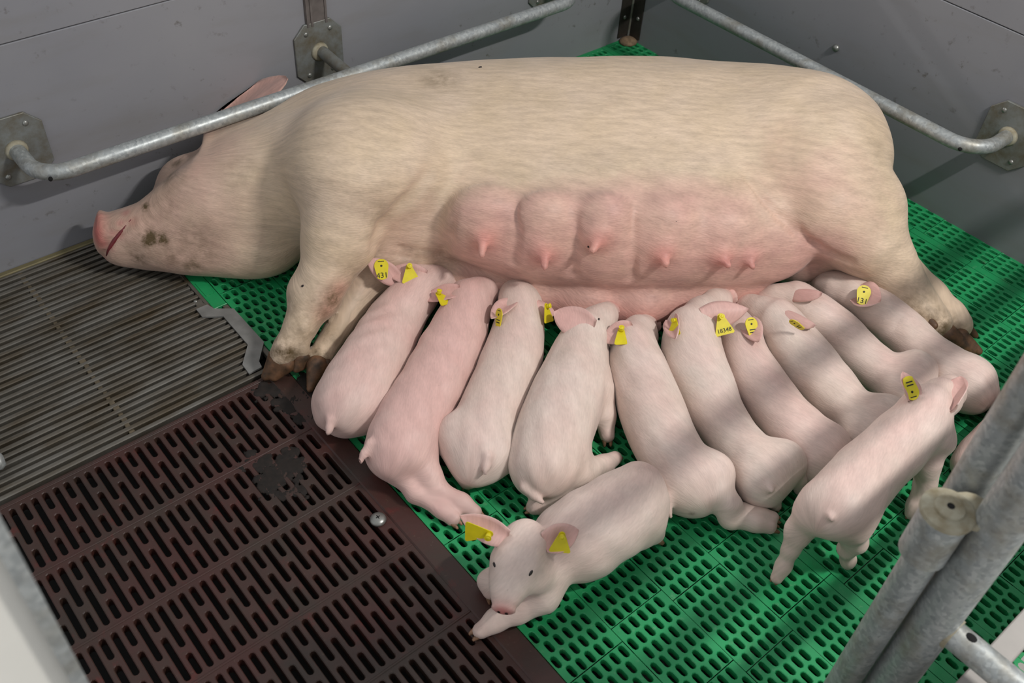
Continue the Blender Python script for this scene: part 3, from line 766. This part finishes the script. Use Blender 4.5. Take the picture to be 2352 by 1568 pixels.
    for a, b, s_ in teats:
        A = lh(*a); ta.append(A); d = ray(*b); dl = np.array([d@ES, d@EN, d[2]]); o = to_loc(CAM)
        B = o+dl*((A-o)@(A-o)/((A-o)@dl))-unit(dl)*.018*s_
        f.ell(A+np.array([0, -.010, 0]), (.028*s_, .022*s_, .028*s_), k=.02)
        f.cone(A, B, .0130*s_, .0088*s_, .010)
    sl, X, Y, Z = f.box((-.9, -.5, -.1), (1.6, .8, .6))
    q = -(X*ES[1]+(Y-2.0)*EN[1]-2.084)+Z*0; f.put(sl, q.astype(np.float32), .03, True)
    f.cone(to_loc((.30, 1.957, RZ)), to_loc((1.99, 1.951, RZ)), RR+.003, RR+.003, .010, sub=True)
    f.floor_cut()
    V, Q = f.mesh(2)
    # ears (in body coordinates)
    inner = np.zeros(len(V))
    tl = lambda a: np.array([a@ES, a@EN, a[2]])
    def add_ear(bp, tp, wid, nrm, **kw):
        nonlocal V, Q, inner
        v, fq, inn, _ = leaf(la(*bp), la(*tp), wid, tl(np.asarray(nrm)), thick=.008, **kw)
        Q = np.concatenate([Q, fq+len(V)]); V = np.concatenate([V, v]); inner = np.concatenate([inner, .55+.45*inn])
    add_ear((490, 290, .225), (664, 190, .30), .16, CT*.7+CU*.6-CR*.3, cup=.22, bend=-.02, point=.5, nt=18, ns=12)
    add_ear((470, 330, .15), (560, 300, .06), .12, CU, cup=.3, point=.6)
    # colouring
    V = lumps(V, .0022, .13, 4); W_ = to_world(V); W_[:, 1] = np.minimum(W_[:, 1], 2.094); x, y, z = V[:, 0], V[:, 1], V[:, 2]
    pink = np.clip((y-.10)/.16, 0, 1)*np.clip((x-.05)/.12, 0, 1)*np.clip((1.12-x)/.12, 0, 1)*np.clip((.36-z)/.14, 0, 1)*.95
    pink = np.maximum(pink, .8*np.clip((x-.0)/.1, 0, 1)*np.clip((y-.2)/.1, 0, 1)*np.clip((.95-x)/.2, 0, 1))
    pink = np.maximum(pink, .55*np.clip((-.25-x)/.2, 0, 1)); pink = np.maximum(pink, inner)
    pink = np.maximum(pink, .55*gauss(V, la(1880, 470, .3), .16)+.5*gauss(V, la(930, 560, .15), .12))
    for c, _ in hd[-2:]: pink = np.maximum(pink, gauss(V, c, .07))
    red = np.zeros(len(V))
    for A, (a, b, s_) in zip(ta, teats): red = np.maximum(red, .48*s_*gauss(V, A+np.array([0, .02, 0]), .036)); 
    red = np.maximum(red, .35*gauss(V, la(1385, 520, .18), .05)); red = np.maximum(red, .8*gauss(V, lh(220, 530), .026)+.6*gauss(V, lh(222, 500), .02)+.6*gauss(V, lh(228, 562), .024))
    for u, v in ((290, 490), (275, 512), (258, 535), (240, 560)): pink = np.maximum(pink, gauss(V, lh(u, v), .016)); red = np.maximum(red, .25*gauss(V, lh(u, v), .014))
    for a in mo: red = np.maximum(red, .5*gauss(V, a, .012))
    red = np.maximum(red, .38*np.clip((.11-z)/.05, 0, 1)*np.clip((y-.27)/.05, 0, 1)*np.clip((x-.1)/.1, 0, 1)*np.clip((.95-x)/.1, 0, 1))
    dirt = np.zeros(len(V))
    for c, r, s_ in (((345, 550, .15), .020, 2.3), ((372, 548, .15), .017, 2.0), ((334, 476, .16), .011, 2.0), ((318, 595, .06), .022, 1.2), ((445, 608, .06), .03, .9), ((450, 560, .1), .07, .45), ((390, 410, .17), .03, .8), ((405, 375, .18), .02, .9), ((395, 590, .18), .03, .6), ((560, 395, .25), .05, .3),
                     ((1010, 180, .40), .05, .55), ((870, 490, .24), .05, .35), ((1030, 480, .2), .05, .3), ((2010, 330, .3), .03, .15), ((1010, 590, .1), .04, .5), ((945, 585, .12), .03, .35)):
        dirt = np.maximum(dirt, s_*gauss(V, lh(c[0], c[1]), r))
    dirt = np.maximum(dirt, .34*np.clip((-.42-x)/.1, 0, 1)*(.4+.6*gauss(V, la(430, 540, .12), .2)))
    oran = np.maximum(.5*gauss(V, la(765, 690, .12), .05), 0)
    for c, r, s_ in (((690, 760, .09), .07, .5), ((650, 815, .05), .05, 1.1), ((765, 690, .12), .035, 1.0), ((745, 720, .12), .03, .7), ((800, 640, .16), .05, .4), ((2110, 730, .06), .06, .8), ((2150, 755, .05), .05, 1.1), ((2190, 745, .05), .04, .7), ((735, 815, .04), .035, .9), ((755, 780, .05), .04, .5), ((668, 700, .1), .03, .6), ((715, 690, .1), .03, .4)):
        dirt = np.maximum(dirt, s_*gauss(V, lh(c[0], c[1]), r))
    for u, v in ((765, 690), (780, 670), (752, 715)): red = np.maximum(red, .38*gauss(V, lh(u, v), .03))
    tint = np.stack([pink, np.clip(dirt, 0, 2.5), np.clip(red, 0, 1)], 1)
    ang = np.arctan2(z-.22, y); flow = np.stack([x+.25*ang*0, ang*.26+.12*x, np.zeros(len(V))], 1)
    finish('body', W_, Q, tint, flow, M['sow'], root)
    # hooves
    wl = lambda u, v, z: at(u, v, z)
    H = [[(wl(640, 824, .046), wl(610, 864, .014), .026, .010), (wl(655, 834, .038), wl(630, 864, .014), .024, .012)],
         [(wl(692, 818, .050), wl(681, 846, .030), .019, .010), (wl(698, 820, .046), wl(694, 842, .03), .015, .009)],
         [(wl(729, 840, .034), wl(712, 893, .012), .025, .008)],
         [(wl(746, 838, .032), wl(741, 868, .016), .017, .009)],
         [(wl(2172, 768, .045), wl(2230, 802, .016), .028, .015)],
         [(wl(2122, 716, .088), wl(2146, 748, .084), .013, .009)],
         [(wl(2212, 742, .044), wl(2240, 770, .018), .015, .008)],
         [(wl(2205, 774, .036), wl(2246, 806, .012), .022, .011)]]
    for h_ in H: sdf_child('hoof', h_, .004, M['hoof'], root)
    MB().tube([to_world(lh(u, v)) for u, v in ((246, 588), (250, 578), (256, 566), (264, 552), (277, 535), (290, 519), (302, 505))], [.003, .005, .0055, .005, .004, .003, .0015], 10).build('lip_line', M['lip'], root, True)
    for (u, v, r) in ((1103, 156, .006), (1553, 508, .006), (598, 517, .004), (696, 657, .0045), (1380, 509, .0035), (1352, 567, .004), (1030, 306, .003)):
        c = to_world(lh(u, v)); MB().ball(c, (r, r*.7, r*.5), 8, 6).build('mud_speck', M['eye'], root, True)
    return root
build_sow()

# ------------------------------------------------------------------ piglets
def text_mesh(txt, size):
    cu = bpy.data.curves.new('print', 'FONT'); cu.body = txt; cu.size = size; cu.align_x = 'CENTER'; cu.align_y = 'CENTER'; cu.resolution_u = 2
    o = bpy.data.objects.new('print', cu); COL.objects.link(o)
    me = bpy.data.meshes.new_from_object(o.evaluated_get(bpy.context.evaluated_depsgraph_get()))
    bpy.data.objects.remove(o); bpy.data.curves.remove(cu); return me
def frame_mat(c, x, y, z): return Matrix(((x[0], y[0], z[0], c[0]), (x[1], y[1], z[1], c[1]), (x[2], y[2], z[2], c[2]), (0, 0, 0, 1)))
def ear_tag(root, c, up, nrm, kind='drop', size=.034, text=None, backplate=None):
    """yellow ear tag: plate with its outer face along nrm, wide end away from up."""
    nrm = unit(nrm); up = unit(np.asarray(up)-nrm*(np.asarray(up)@nrm)); sd = np.cross(up, nrm); c = np.asarray(c, float)
    s = size*.92
    if kind == 'drop': poly = [(s*.46*math.cos(a), s*.30+s*.46*math.sin(a)) for a in np.linspace(-.25, math.pi+.25, 12)]+[(-s*.30, -s*.52), (-s*.10, -s*.60), (s*.10, -s*.60), (s*.30, -s*.52)]
    else: poly = [(s*.20*math.cos(a), s*.52+s*.20*math.sin(a)) for a in np.linspace(0, math.pi, 7)]+[(-s*.56, -s*.38), (-s*.60, -s*.52), (-s*.52, -s*.60), (s*.52, -s*.60), (s*.60, -s*.52), (s*.56, -s*.38)]
    T = lambda a, b, d: c+sd*a+up*b+nrm*d
    n = len(poly); V = [T(a, b, 0) for a, b in poly]+[T(a, b, .0016) for a, b in poly]
    F = [tuple(range(n))[::-1], tuple(range(n, 2*n))]+[(i, (i+1) % n, n+(i+1) % n, n+i) for i in range(n)]
    tg = MB().add(V, F).build('ear_tag', M['yellow'], root); tg['label'] = 'yellow plastic ear tag'
    if kind == 'drop':
        MB().tube([T(0, s*.30, .001), T(0, s*.30, .0025)], s*.07, 10).build('rivet', M['ink'], tg)
        MB().add([T(a, b, .0021) for a, b in ((-s*.2, s*.56), (s*.2, s*.56), (s*.2, s*.61), (-s*.2, s*.61))], [(0, 1, 2, 3)]).build('printed_line', M['ink'], tg)
        if text is None:
            for b in (-.12, -.30): MB().add([T(a, q, .0021) for a, q in ((-s*.22, s*b), (s*.22, s*b), (s*.22, s*(b+.07)), (-s*.22, s*(b+.07)))], [(0, 1, 2, 3)]).build('printed_line', M['ink'], tg)
    else:
        MB().tube([T(0, s*.50, .001), T(0, s*.50, s*.30), T(0, s*.50, s*.36)], [s*.15, s*.15, s*.09], 12).build('stud', M['yellow'], tg, True)
        MB().tube([T(0, s*.50, s*.33), T(0, s*.50, s*.345)], s*.175, 12).build('stud_ring', M['yellow'], tg)
    if text:
        o = link('printed_number', text_mesh(text, s*(.50 if len(text) < 5 else .36)), M['ink'], tg); o.matrix_parent_inverse = Matrix.Translation(tg.matrix_world.translation) @ Matrix.Identity(4)
        o.parent = tg; o.matrix_parent_inverse = Matrix.Identity(4); o.matrix_local = Matrix.Translation(-Vector(tg.parent.location)) @ frame_mat(T(0, -s*.34, .0024), sd, up, nrm) if False else frame_mat(T(0, -s*.34, .0024), sd, up, nrm)
        o['pending'] = 1; del o['pending']
    return tg

def piglet(label, spine, head=None, ears=(), tags=(), legs=(), blobs=(), tail=None, eyes=(), cuts=(), spots=(), nostrils=(), h=.0042, pink=.25, zmax=.32):
    """spine rows (u, v, z, half width in px); every limb in the same terms, turned into metres at its own distance."""
    def mt(u, v, z, rp):
        p = at(u, v, z); return p, rp*depth(p)/FPX
    def node(u, v, z, rp):
        if z is None:
            p, r = mt(u, v, .06, rp); z = r*.98+.002
        p, r = mt(u, v, z, rp); return (*p, r)
    SP = cat_spine([node(*q) for q in spine], 4)
    P_ = [SP[:, :3]]; Rm = [SP[:, 3]]
    allp = []; prims = []
    def C(a, b, ra, rb_, k): prims.append(('c', a, b, ra, rb_, k)); allp.extend([(a, ra), (b, rb_)])
    def E_(c, r, ax, k): prims.append(('e', c, r, ax, k)); allp.append((c, max(r)))
    for i in range(len(SP)-1): C(SP[i, :3], SP[i+1, :3], SP[i, 3], SP[i+1, 3], .012)
    snout = None
    if head:
        hp = [mt(*q) for q in head]                         # skull .. snout tip
        for (a, ra), (b, rb_) in zip(hp[:-1], hp[1:]): C(a, b, ra, rb_, .022)
        tip, rt = hp[-1]; d = unit(tip-hp[-2][0]); s1 = unit(np.cross(d, (0, 0, 1))); s2 = np.cross(s1, d)
        E_(tip+d*rt*.80, (rt*.34, rt*1.20, rt*.95), (d, s1, s2), .004); snout = (tip+d*rt*.85, rt, d, s1, s2)
    for bl in blobs:
        c, r = mt(*bl[:4]); E_(c, (r, r, r*(bl[5] if len(bl) > 5 else 1)), np.eye(3), bl[4] if len(bl) > 4 else .03)
    feet = []
    for lg in legs:
        pts = [mt(*q) for q in lg]
        for (a, ra), (b, rb_) in zip(pts[:-1], pts[1:]): C(a, b, ra, rb_, .014)
        feet.append(pts[-2:])
    tl = []
    A = np.array([p for p, _ in allp]); R_ = np.array([r for _, r in allp])[:, None]
    lo = (A-R_).min(0)-.02; hi = (A+R_).max(0)+.02; lo[2] = max(lo[2], -.012)
    f = Field(lo, hi, h)
    for q in prims:
        if q[0] == 'c': f.cone(*q[1:5], k=q[5])
        else: f.ell(q[1], q[2], q[3], k=q[4])
    for (a, b, ra, rb_) in cuts:
        pa, r0 = mt(*a, ra); pb, r1 = mt(*b, rb_); f.cone(pa, pb, r0, r1, .018, sub=True)
    if tail:                                                  # a short tail rooted on the surface of the rump
        q0 = f.hit(CAM, ray(*tail[0][:2])); q0 = at(*tail[0][:3]) if q0 is None else q0
        for i, (u, v, lift, rp) in enumerate(tail):
            d = ray(u, v); t_ = depth(q0)-.004*i; hq = f.hit(CAM, d)
            if i and hq is not None and abs(depth(hq)-depth(q0)) < .06: t_ = min(t_, depth(hq)-.006)
            q = CAM+d*t_; tl.append((q, rp*t_/FPX))
        for (a, ra), (b, rb_) in zip(tl[:-1], tl[1:]): f.cone(a, b, ra, rb_, .008)
    f.floor_cut()
    V, Q = f.mesh(2)
    base_c = SP[len(SP)//2, :3]
    root = empty('piglet', (base_c[0], base_c[1], 0)); tag(root, label, 'piglet', 'piglets of the litter')
    hd_c = at(*head[0][:3]) if head else SP[0, :3]
    def on(u, v, lift=0.0, pl=None):
        """point of the body surface seen at (u, v), raised by lift; beside the body: on the plane pl or at the head's distance."""
        d = ray(u, v)
        if pl is not None: return CAM+((pl[0]-CAM)@pl[1])/(d@pl[1])*d-d*lift
        q = f.hit(CAM, d)
        if q is None: q = CAM+depth(hd_c)*d
        return q-d*lift
    V = lumps(V, .0009, .055, int(SP[0, 0]*1000) % 97); ear_m = np.zeros(len(V)); planes = []
    for e in ears:
        bp, tp, wpx, nv, kw = e; kw = dict(kw)
        b_ = on(*bp); t_ = on(*tp) if len(tp) < 4 else at(*tp[:3]); t_ = b_+(t_-b_)*1.06; wid = 1.12*wpx*depth(b_)/FPX; n_ = nv[0]*CR+nv[1]*CU+nv[2]*CT
        v, fq, inn, inf = leaf(b_, t_, wid, n_, **kw)
        planes.append((b_+(t_-b_)*.5, inf['nrm']))
        Q = np.concatenate([Q, fq+len(V)]); V = np.concatenate([V, v]); ear_m = np.concatenate([ear_m, .35+.4*inn])
    # colouring and hair direction
    d2 = ((V[:, None, :]-SP[None, ::2, :3])**2).sum(2); k = d2.argmin(1); SS = SP[::2]
    cum = np.concatenate([[0], np.cumsum(np.linalg.norm(np.diff(SS[:, :3], axis=0), axis=1))])
    T_ = np.gradient(SS[:, :3], axis=0); T_ /= np.linalg.norm(T_, axis=1, keepdims=True)
    rel = V-SS[k, :3]; s_ = cum[k]+(rel*T_[k]).sum(1); sd = np.cross(T_[k], (0, 0, 1.)); sd /= np.linalg.norm(sd, axis=1, keepdims=True)
    ang = np.arctan2((rel*sd).sum(1), rel[:, 2]+.3*SS[k, 3]); flow = np.stack([s_, ang*.055+.25*np.abs(ang)*.0+.2*s_, np.zeros(len(V))], 1)
    pk = np.full(len(V), pink)+.35*np.exp(-(np.abs(ang)/.35)**2)*.5; pk = np.maximum(pk, ear_m)
    for a, b in feet:
        for c, _ in (a, b): pk = np.maximum(pk, .6*gauss(V, c, .03))
    for c, _ in tl: pk = np.maximum(pk, .45*gauss(V, c, .035))
    red = .20*np.clip((ear_m-.4)/.35, 0, 1); dirt = np.zeros(len(V))
    if snout is not None:
        pk = np.maximum(pk, .8*gauss(V, snout[0], .022)); red = np.maximum(red, .85*gauss(V, snout[0]+snout[2]*.004, snout[1]*1.15))
    for u, v, z, r, s in spots: dirt = np.maximum(dirt, s*gauss(V, at(u, v, z), r))
    for a, b in feet: dirt = np.maximum(dirt, .5*gauss(V, b[0], .012))
    if tl: dirt = np.maximum(dirt, .45*gauss(V, tl[-1][0], tl[-1][1]*.9))
    finish('body', V, Q, np.stack([pk, dirt, red], 1), flow, M['pig'], root)
    for a, b in feet:                                         # cloven hooves
        d = unit(b[0]-a[0]); sd_ = unit(np.cross(d, (0, 0, 1.))); r = b[1]
        for sg in (-1, 1):
            p0 = b[0]+sd_*sg*r*.42; p1 = p0+d*r*1.25+np.array([0, 0, -.25*r]); p1[2] = max(p1[2], .006)
            sdf_child('hoof', [(p0, p1, r*.52, r*.22)], .0026, M['phoof'], root)
    for (u, v, z, s) in eyes:
        c = on(u, v, -.001); ea = CR*.55-CU*.83*(1 if u < 1180 else -1); e_ = MB().ball(c, (.0068*s, .0036*s, .0036*s), 10, 8, (unit(ea), unit(np.cross(CT, ea)), CT)).build('eye', M['eye'], root, True)
    if nostrils and snout is not None:
        for sg in (-1, 1):
            c = snout[0]+snout[2]*snout[1]*.30+snout[3]*sg*snout[1]*.36
            MB().ball(c, (snout[1]*.05, snout[1]*.17, snout[1]*.22), 10, 6, (snout[2], snout[3], snout[4])).build('nostril', M['eye'], root, True)
    for tg in tags:
        (u, v, ie), up, nv, kind, size = tg[:5]
        cv = lambda q: q[0]*CR+q[1]*CU+q[2]*CT
        ear_tag(root, on(u, v, .015, planes[ie]), cv(up), cv(nv), kind, size, *(tg[5:]))
    return root

N_ = None
piglet('nursing piglet nearest the sow\'s forelegs, round tag and triangular tag in its ears',
       [(965, 668, .085, 46), (930, 705, .075, 54), (898, 755, N_, 64), (864, 820, N_, 74), (822, 890, N_, 79), (798, 930, N_, 74)],
       head=[(965, 648, .095, 40), (1000, 645, .085, 33), (1024, 648, .075, 25), (1036, 650, .07, 20)],
       ears=[((914, 645, .0), (846, 597, .070), 44, (-.1, .1, 1), dict(cup=.2)), ((978, 638), (893, 628, .030), 48, (.0, .4, 1), dict(cup=.5))],
       tags=[((877, 621, 0), (-.1, 1, 0), (.1, .1, 1), 'drop', .038, '431'), ((942, 630, 1), (-.1, 1, 0), (.25, .3, 1), 'tri', .038)],
       blobs=[(865, 935, .055, 55, .03), (770, 935, .05, 46, .03)], tail=[(760, 962, .085, 12), (756, 985, .082, 8), (753, 997, .078, 6)],
       eyes=[(1000, 631, 0, .6)], pink=.62)
piglet('pinker nursing piglet, hind legs stretched out behind over the green floor',
       [(1080, 690, .085, 46), (1062, 740, .075, 58), (1034, 805, N_, 69), (990, 890, N_, 74), (944, 970, N_, 78), (914, 1035, N_, 76)],
       head=[(1078, 688, .09, 44), (1108, 672, .08, 34), (1128, 660, .07, 24)],
       ears=[((1056, 668), (980, 690, .016), 40, (.1, .6, 1), dict(cup=.6))],
       tags=[((1018, 686, 0), (-.35, 1, .0), (.25, .8, .6), 'tri', .038)],
       legs=[[(965, 1055, .055, 44), (985, 1095, .045, 30), (1000, 1122, .032, 24), (1060, 1155, .022, 19), (1090, 1175, .017, 17)],
             [(930, 1090, .04, 34), (955, 1132, .028, 22), (1015, 1170, .019, 18), (1040, 1192, .015, 17)]],
       tail=[(850, 1018, .09, 12), (836, 1042, .085, 8), (827, 1060, .08, 6)], blobs=[(945, 1045, .06, 48, .03)],
       spots=[(890, 1066, .12, .012, .9), (900, 1062, .12, .008, .8)], pink=.85)
piglet('nursing piglet with both ears folded, back of head to the viewer, tail hanging down',
       [(1195, 705, .085, 46), (1190, 760, .075, 56), (1174, 830, N_, 67), (1140, 915, N_, 69), (1108, 990, N_, 71), (1095, 1035, N_, 72)],
       head=[(1195, 695, .095, 44), (1190, 682, .075, 42), (1182, 668, .05, 32)],
       ears=[((1178, 690), (1134, 736, .03), 44, (-.4, .5, .8), dict(cup=.5, bend=.05)), ((1222, 690), (1272, 718, .03), 48, (-.1, .6, .8), dict(cup=-.5, bend=-.1, point=.5))],
       tags=[((1146, 732, 0), (.35, .9, 0), (-.85, .0, .5), 'drop', .034), ((1257, 720, 1), (-.3, 1, 0), (.75, .1, .5), 'tri', .036)],
       blobs=[(1050, 1002, .07, 54, .022), (1138, 1045, .06, 50, .025), (1090, 1070, .05, 44, .03)],
       legs=[[(1075, 1080, .035, 26), (1072, 1108, .015, 15)]],
       tail=[(1119, 1046, .118, 11), (1117, 1070, .112, 8), (1115, 1084, .105, 6)], pink=.3)
piglet('nursing piglet with a large flat ear and its snout raised to the right',
       [(1345, 770, .085, 48), (1332, 815, .08, 62), (1316, 880, N_, 78), (1288, 950, N_, 84), (1264, 1020, N_, 84), (1250, 1070, N_, 80)],
       head=[(1352, 756, .10, 44), (1376, 738, .095, 34), (1392, 722, .09, 24), (1398, 714, .088, 19)],
       ears=[((1358, 757), (1280, 722, .02), 66, (.05, .1, 1), dict(cup=.3, point=.7)), ((1398, 772), (1404, 800, .004), 30, (1, .1, .3), dict(cup=.3))],
       legs=[[(1378, 900, .07, 34), (1390, 955, .045, 24), (1394, 1000, .02, 17)], [(1330, 1090, .05, 40), (1385, 1068, .03, 22), (1412, 1052, .018, 17)], [(1290, 1145, .03, 26), (1235, 1162, .018, 17), (1222, 1166, .015, 14)]],
       tail=[(1205, 1118, .10, 12), (1228, 1140, .095, 9), (1246, 1152, .09, 6)], blobs=[(1300, 1060, .06, 55, .03), (1370, 885, .06, 34, .03)],
       eyes=[(1374, 735, 0, .8)], nostrils=(1,), spots=[(1310, 820, .13, .015, .4), (1345, 1050, .12, .02, .2)], pink=.22)
piglet('nursing piglet with one triangular tag, hind feet stretched out to the right',
       [(1452, 795, .085, 46), (1462, 838, .075, 60), (1482, 900, N_, 70), (1512, 982, N_, 72), (1548, 1052, N_, 70), (1585, 1105, N_, 72)],
       head=[(1455, 788, .09, 46), (1466, 768, .075, 40), (1480, 748, .05, 30)],
       ears=[((1456, 755), (1388, 784, .018), 48, (.0, .5, 1), dict(cup=.6))],
       tags=[((1430, 774, 0), (-.05, 1, .0), (.05, .7, .75), 'tri', .040)],
       legs=[[(1645, 1130, .065, 40), (1672, 1160, .05, 30), (1676, 1188, .03, 24), (1735, 1200, .021, 20), (1768, 1208, .016, 18)], [(1700, 1170, .025, 20), (1745, 1180, .02, 16), (1775, 1188, .016, 15)]],
       tail=[(1530, 1142, .095, 13), (1535, 1168, .086, 9), (1541, 1184, .08, 6)], blobs=[(1632, 1092, .072, 58, .024), (1545, 1122, .055, 48, .03), (1600, 1135, .05, 48, .03)], spots=[(1590, 1182, .05, .006, .8)], pink=.28)
piglet('nursing piglet with the numbered triangular tag, snout against the udder',
       [(1588, 770, .10, 58), (1590, 815, .085, 66), (1612, 880, N_, 68), (1652, 962, N_, 60), (1700, 1030, N_, 58), (1755, 1085, N_, 68)],
       head=[(1590, 755, .105, 56), (1616, 725, .10, 42), (1644, 698, .095, 31), (1658, 685, .09, 26)],
       ears=[((1542, 728), (1556, 780, .012), 38, (-.6, .3, .8), dict(cup=.6)), ((1618, 728), (1708, 712, .02), 58, (.05, .1, 1), dict(cup=-.2, point=.9))],
       tags=[((1660, 746, 1), (-.25, 1, 0), (.05, .05, 1), 'tri', .040, '18348'), ((1550, 750, 0), (.1, 1, 0), (-.75, .0, .65), 'tri', .030)],
       blobs=[(1735, 1060, .07, 50, .022), (1798, 1062, .075, 54, .022), (1745, 1112, .055, 50, .03)],
       legs=[[(1835, 1100, .045, 22), (1838, 1122, .02, 15)], [(1770, 1140, .03, 22), (1782, 1160, .014, 14)]],
       tail=[(1762, 1118, .11, 9), (1772, 1127, .11, 6)], nostrils=(1,), spots=[(1785, 1125, .08, .005, .6)], pink=.25)
piglet('nursing piglet with a tagged drooping ear, fourth from the sow\'s hind leg',
       [(1700, 770, .075, 42), (1714, 820, .068, 50), (1742, 880, N_, 58), (1795, 950, N_, 60), (1850, 1010, N_, 62), (1895, 1055, N_, 62)],
       head=[(1700, 765, .08, 40), (1690, 745, .07, 34), (1685, 726, .05, 24)],
       ears=[((1716, 732), (1743, 788, .016), 44, (-.25, .15, 1), dict(cup=.35))],
       tags=[((1727, 754, 0), (-.15, 1, 0), (.3, .1, 1), 'drop', .036)],
       blobs=[(1870, 1060, .06, 50, .03), (1902, 1018, .07, 48, .022)], pink=.45)
piglet('nursing piglet with a long hanging ear, third from the sow\'s hind leg',
       [(1790, 738, .085, 44), (1815, 780, .08, 56), (1850, 832, N_, 64), (1908, 898, N_, 60), (1955, 950, N_, 54), (2010, 995, N_, 62)],
       head=[(1780, 730, .09, 44), (1750, 716, .08, 33), (1726, 705, .07, 24), (1716, 701, .068, 20)],
       ears=[((1790, 704), (1868, 744, .045), 40, (.25, .5, .8), dict(cup=-.5, bend=-.12, point=.45))],
       tags=[((1832, 746, 0), (-.5, .8, 0), (-.5, -.8, .3), 'drop', .030)],
       blobs=[(2030, 955, .075, 54, .022), (1985, 1010, .06, 46, .03)], pink=.25)
piglet('nursing piglet second from the sow\'s hind leg, bare rounded ear',
       [(1835, 692, .085, 38), (1872, 722, .08, 46), (1925, 768, N_, 52), (1990, 828, N_, 48), (2042, 868, N_, 48), (2090, 895, N_, 56)],
       head=[(1825, 686, .09, 38), (1785, 686, .08, 31), (1752, 694, .07, 24)],
       ears=[((1812, 664), (1884, 672, .04), 38, (.1, .6, .8), dict(cup=-.5, bend=-.12, point=.45))],
       blobs=[(2102, 852, .072, 50, .02), (2075, 905, .055, 46, .03)], pink=.32)
piglet('nursing piglet beside the sow\'s hind leg, round tag in its near ear, eyes shut',
       [(1960, 675, .085, 40), (2010, 708, .08, 46), (2060, 750, N_, 50), (2125, 812, N_, 50), (2180, 855, N_, 56), (2220, 885, N_, 58)],
       head=[(1950, 671, .09, 40), (1918, 662, .08, 36), (1895, 656, .07, 27), (1888, 653, .066, 22)],
       ears=[((1990, 650), (2050, 640, .03), 36, (-.1, .5, .9), dict(cup=-.4, point=.45)), ((1966, 672), (2020, 694, .014), 64, (.15, .2, 1), dict(cup=.35))],
       tags=[((1982, 680, 1), (.25, 1, 0), (-.1, .2, 1), 'drop', .038, '131')],
       blobs=[(2232, 868, .072, 50, .022), (2235, 905, .055, 42, .03)], legs=[[(2268, 905, .05, 26), (2275, 925, .02, 16)]],
       eyes=[(1912, 668, 0, .45)], pink=.3)
piglet('standing piglet seen from behind, one round-tagged ear raised, beside the gate post',
       [(2128, 940, .20, 50), (2112, 968, .195, 58), (2078, 1005, .185, 66), (2020, 1060, .178, 70), (1965, 1115, .18, 74), (1925, 1160, .18, 70)],
       head=[(2140, 928, .20, 46), (2160, 915, .185, 42), (2178, 900, .155, 34), (2186, 894, .135, 26)],
       ears=[((2100, 918), (2070, 860, .03), 50, (.45, -.1, .9), dict(cup=.45)), ((2176, 936), (2208, 880, .035), 60, (-.65, .1, .75), dict(cup=.6))],
       tags=[((2090, 888, 0), (.25, -1, 0), (.25, .15, 1), 'drop', .038)],
       blobs=[(1880, 1170, .165, 50, .03), (1960, 1190, .16, 50, .03), (2150, 1010, .16, 44, .03), (1915, 1180, .18, 52, .03)],
       legs=[[(1862, 1185, .15, 44), (1835, 1220, .11, 30), (1815, 1262, .07, 18), (1800, 1300, .035, 17), (1784, 1326, .014, 15)],
             [(1955, 1210, .14, 44), (1962, 1240, .10, 28), (1945, 1262, .07, 19), (1948, 1285, .03, 16), (1946, 1294, .014, 14)],
             [(2130, 1060, .13, 36), (2125, 1110, .08, 22), (2100, 1160, .03, 16), (2092, 1180, .014, 14)],
             [(2060, 1000, .12, 30), (2035, 1080, .06, 20), (2010, 1120, .014, 14)]],
       tail=[(1908, 1188, .235, 8), (1911, 1194, .24, 5)], spots=[(1910, 1193, .245, .006, .9)], pink=.42)
piglet('piglet lying in front, facing the viewer, one foreleg over the brown grating',
       [(1268, 1262, .09, 60), (1305, 1242, .092, 80), (1350, 1222, .09, 90), (1400, 1192, .088, 90), (1440, 1165, .085, 84), (1455, 1150, .08, 78)],
       head=[(1206, 1248, .145, 57), (1186, 1294, .142, 56), (1172, 1338, .130, 40), (1163, 1366, .122, 27), (1160, 1380, .120, 25)],
       ears=[((1163, 1238), (1064, 1186, .03), 54, (-.1, .1, 1), dict(cup=.4, point=.9)), ((1250, 1246), (1322, 1218, .02), 60, (.2, .1, 1), dict(cup=.45, point=.8))],
       tags=[((1098, 1222, 0), (1, -.05, 0), (-.1, -.5, .8), 'tri', .040), ((1288, 1246, 1), (.1, 1, 0), (.0, -.35, .95), 'tri', .034)],
       legs=[[(1245, 1370, .05, 40), (1190, 1398, .035, 30), (1140, 1424, .022, 24), (1105, 1446, .016, 20)], [(1150, 1330, .05, 34), (1124, 1335, .03, 24), (1128, 1360, .018, 18)],
             [(1480, 1215, .05, 40), (1500, 1225, .03, 26)]],
       blobs=[(1250, 1340, .06, 52, .03), (1470, 1110, .07, 50, .03), (1470, 1200, .055, 48, .03), (1130, 1330, .04, 24, .02), (1340, 1270, .06, 62, .03), (1225, 1320, .11, 40, .03), (1143, 1290, .160, 13, .012), (1213, 1306, .158, 14, .012)],
       eyes=[(1138, 1298, 0, 1.0), (1218, 1315, 0, 1.0)], nostrils=(1,), h=.0034, pink=.3)
piglet('piglet almost hidden behind the gate post, only its pink side showing',
       [(2335, 975, .06, 46), (2295, 1010, N_, 50), (2252, 1048, N_, 48), (2232, 1072, N_, 42)], head=[(2345, 940, .07, 46), (2370, 920, .06, 34), (2385, 908, .055, 24)],
       ears=[((2335, 930), (2310, 905, .02), 40, (.0, .4, 1), dict(cup=.4))], pink=.6, h=.005)
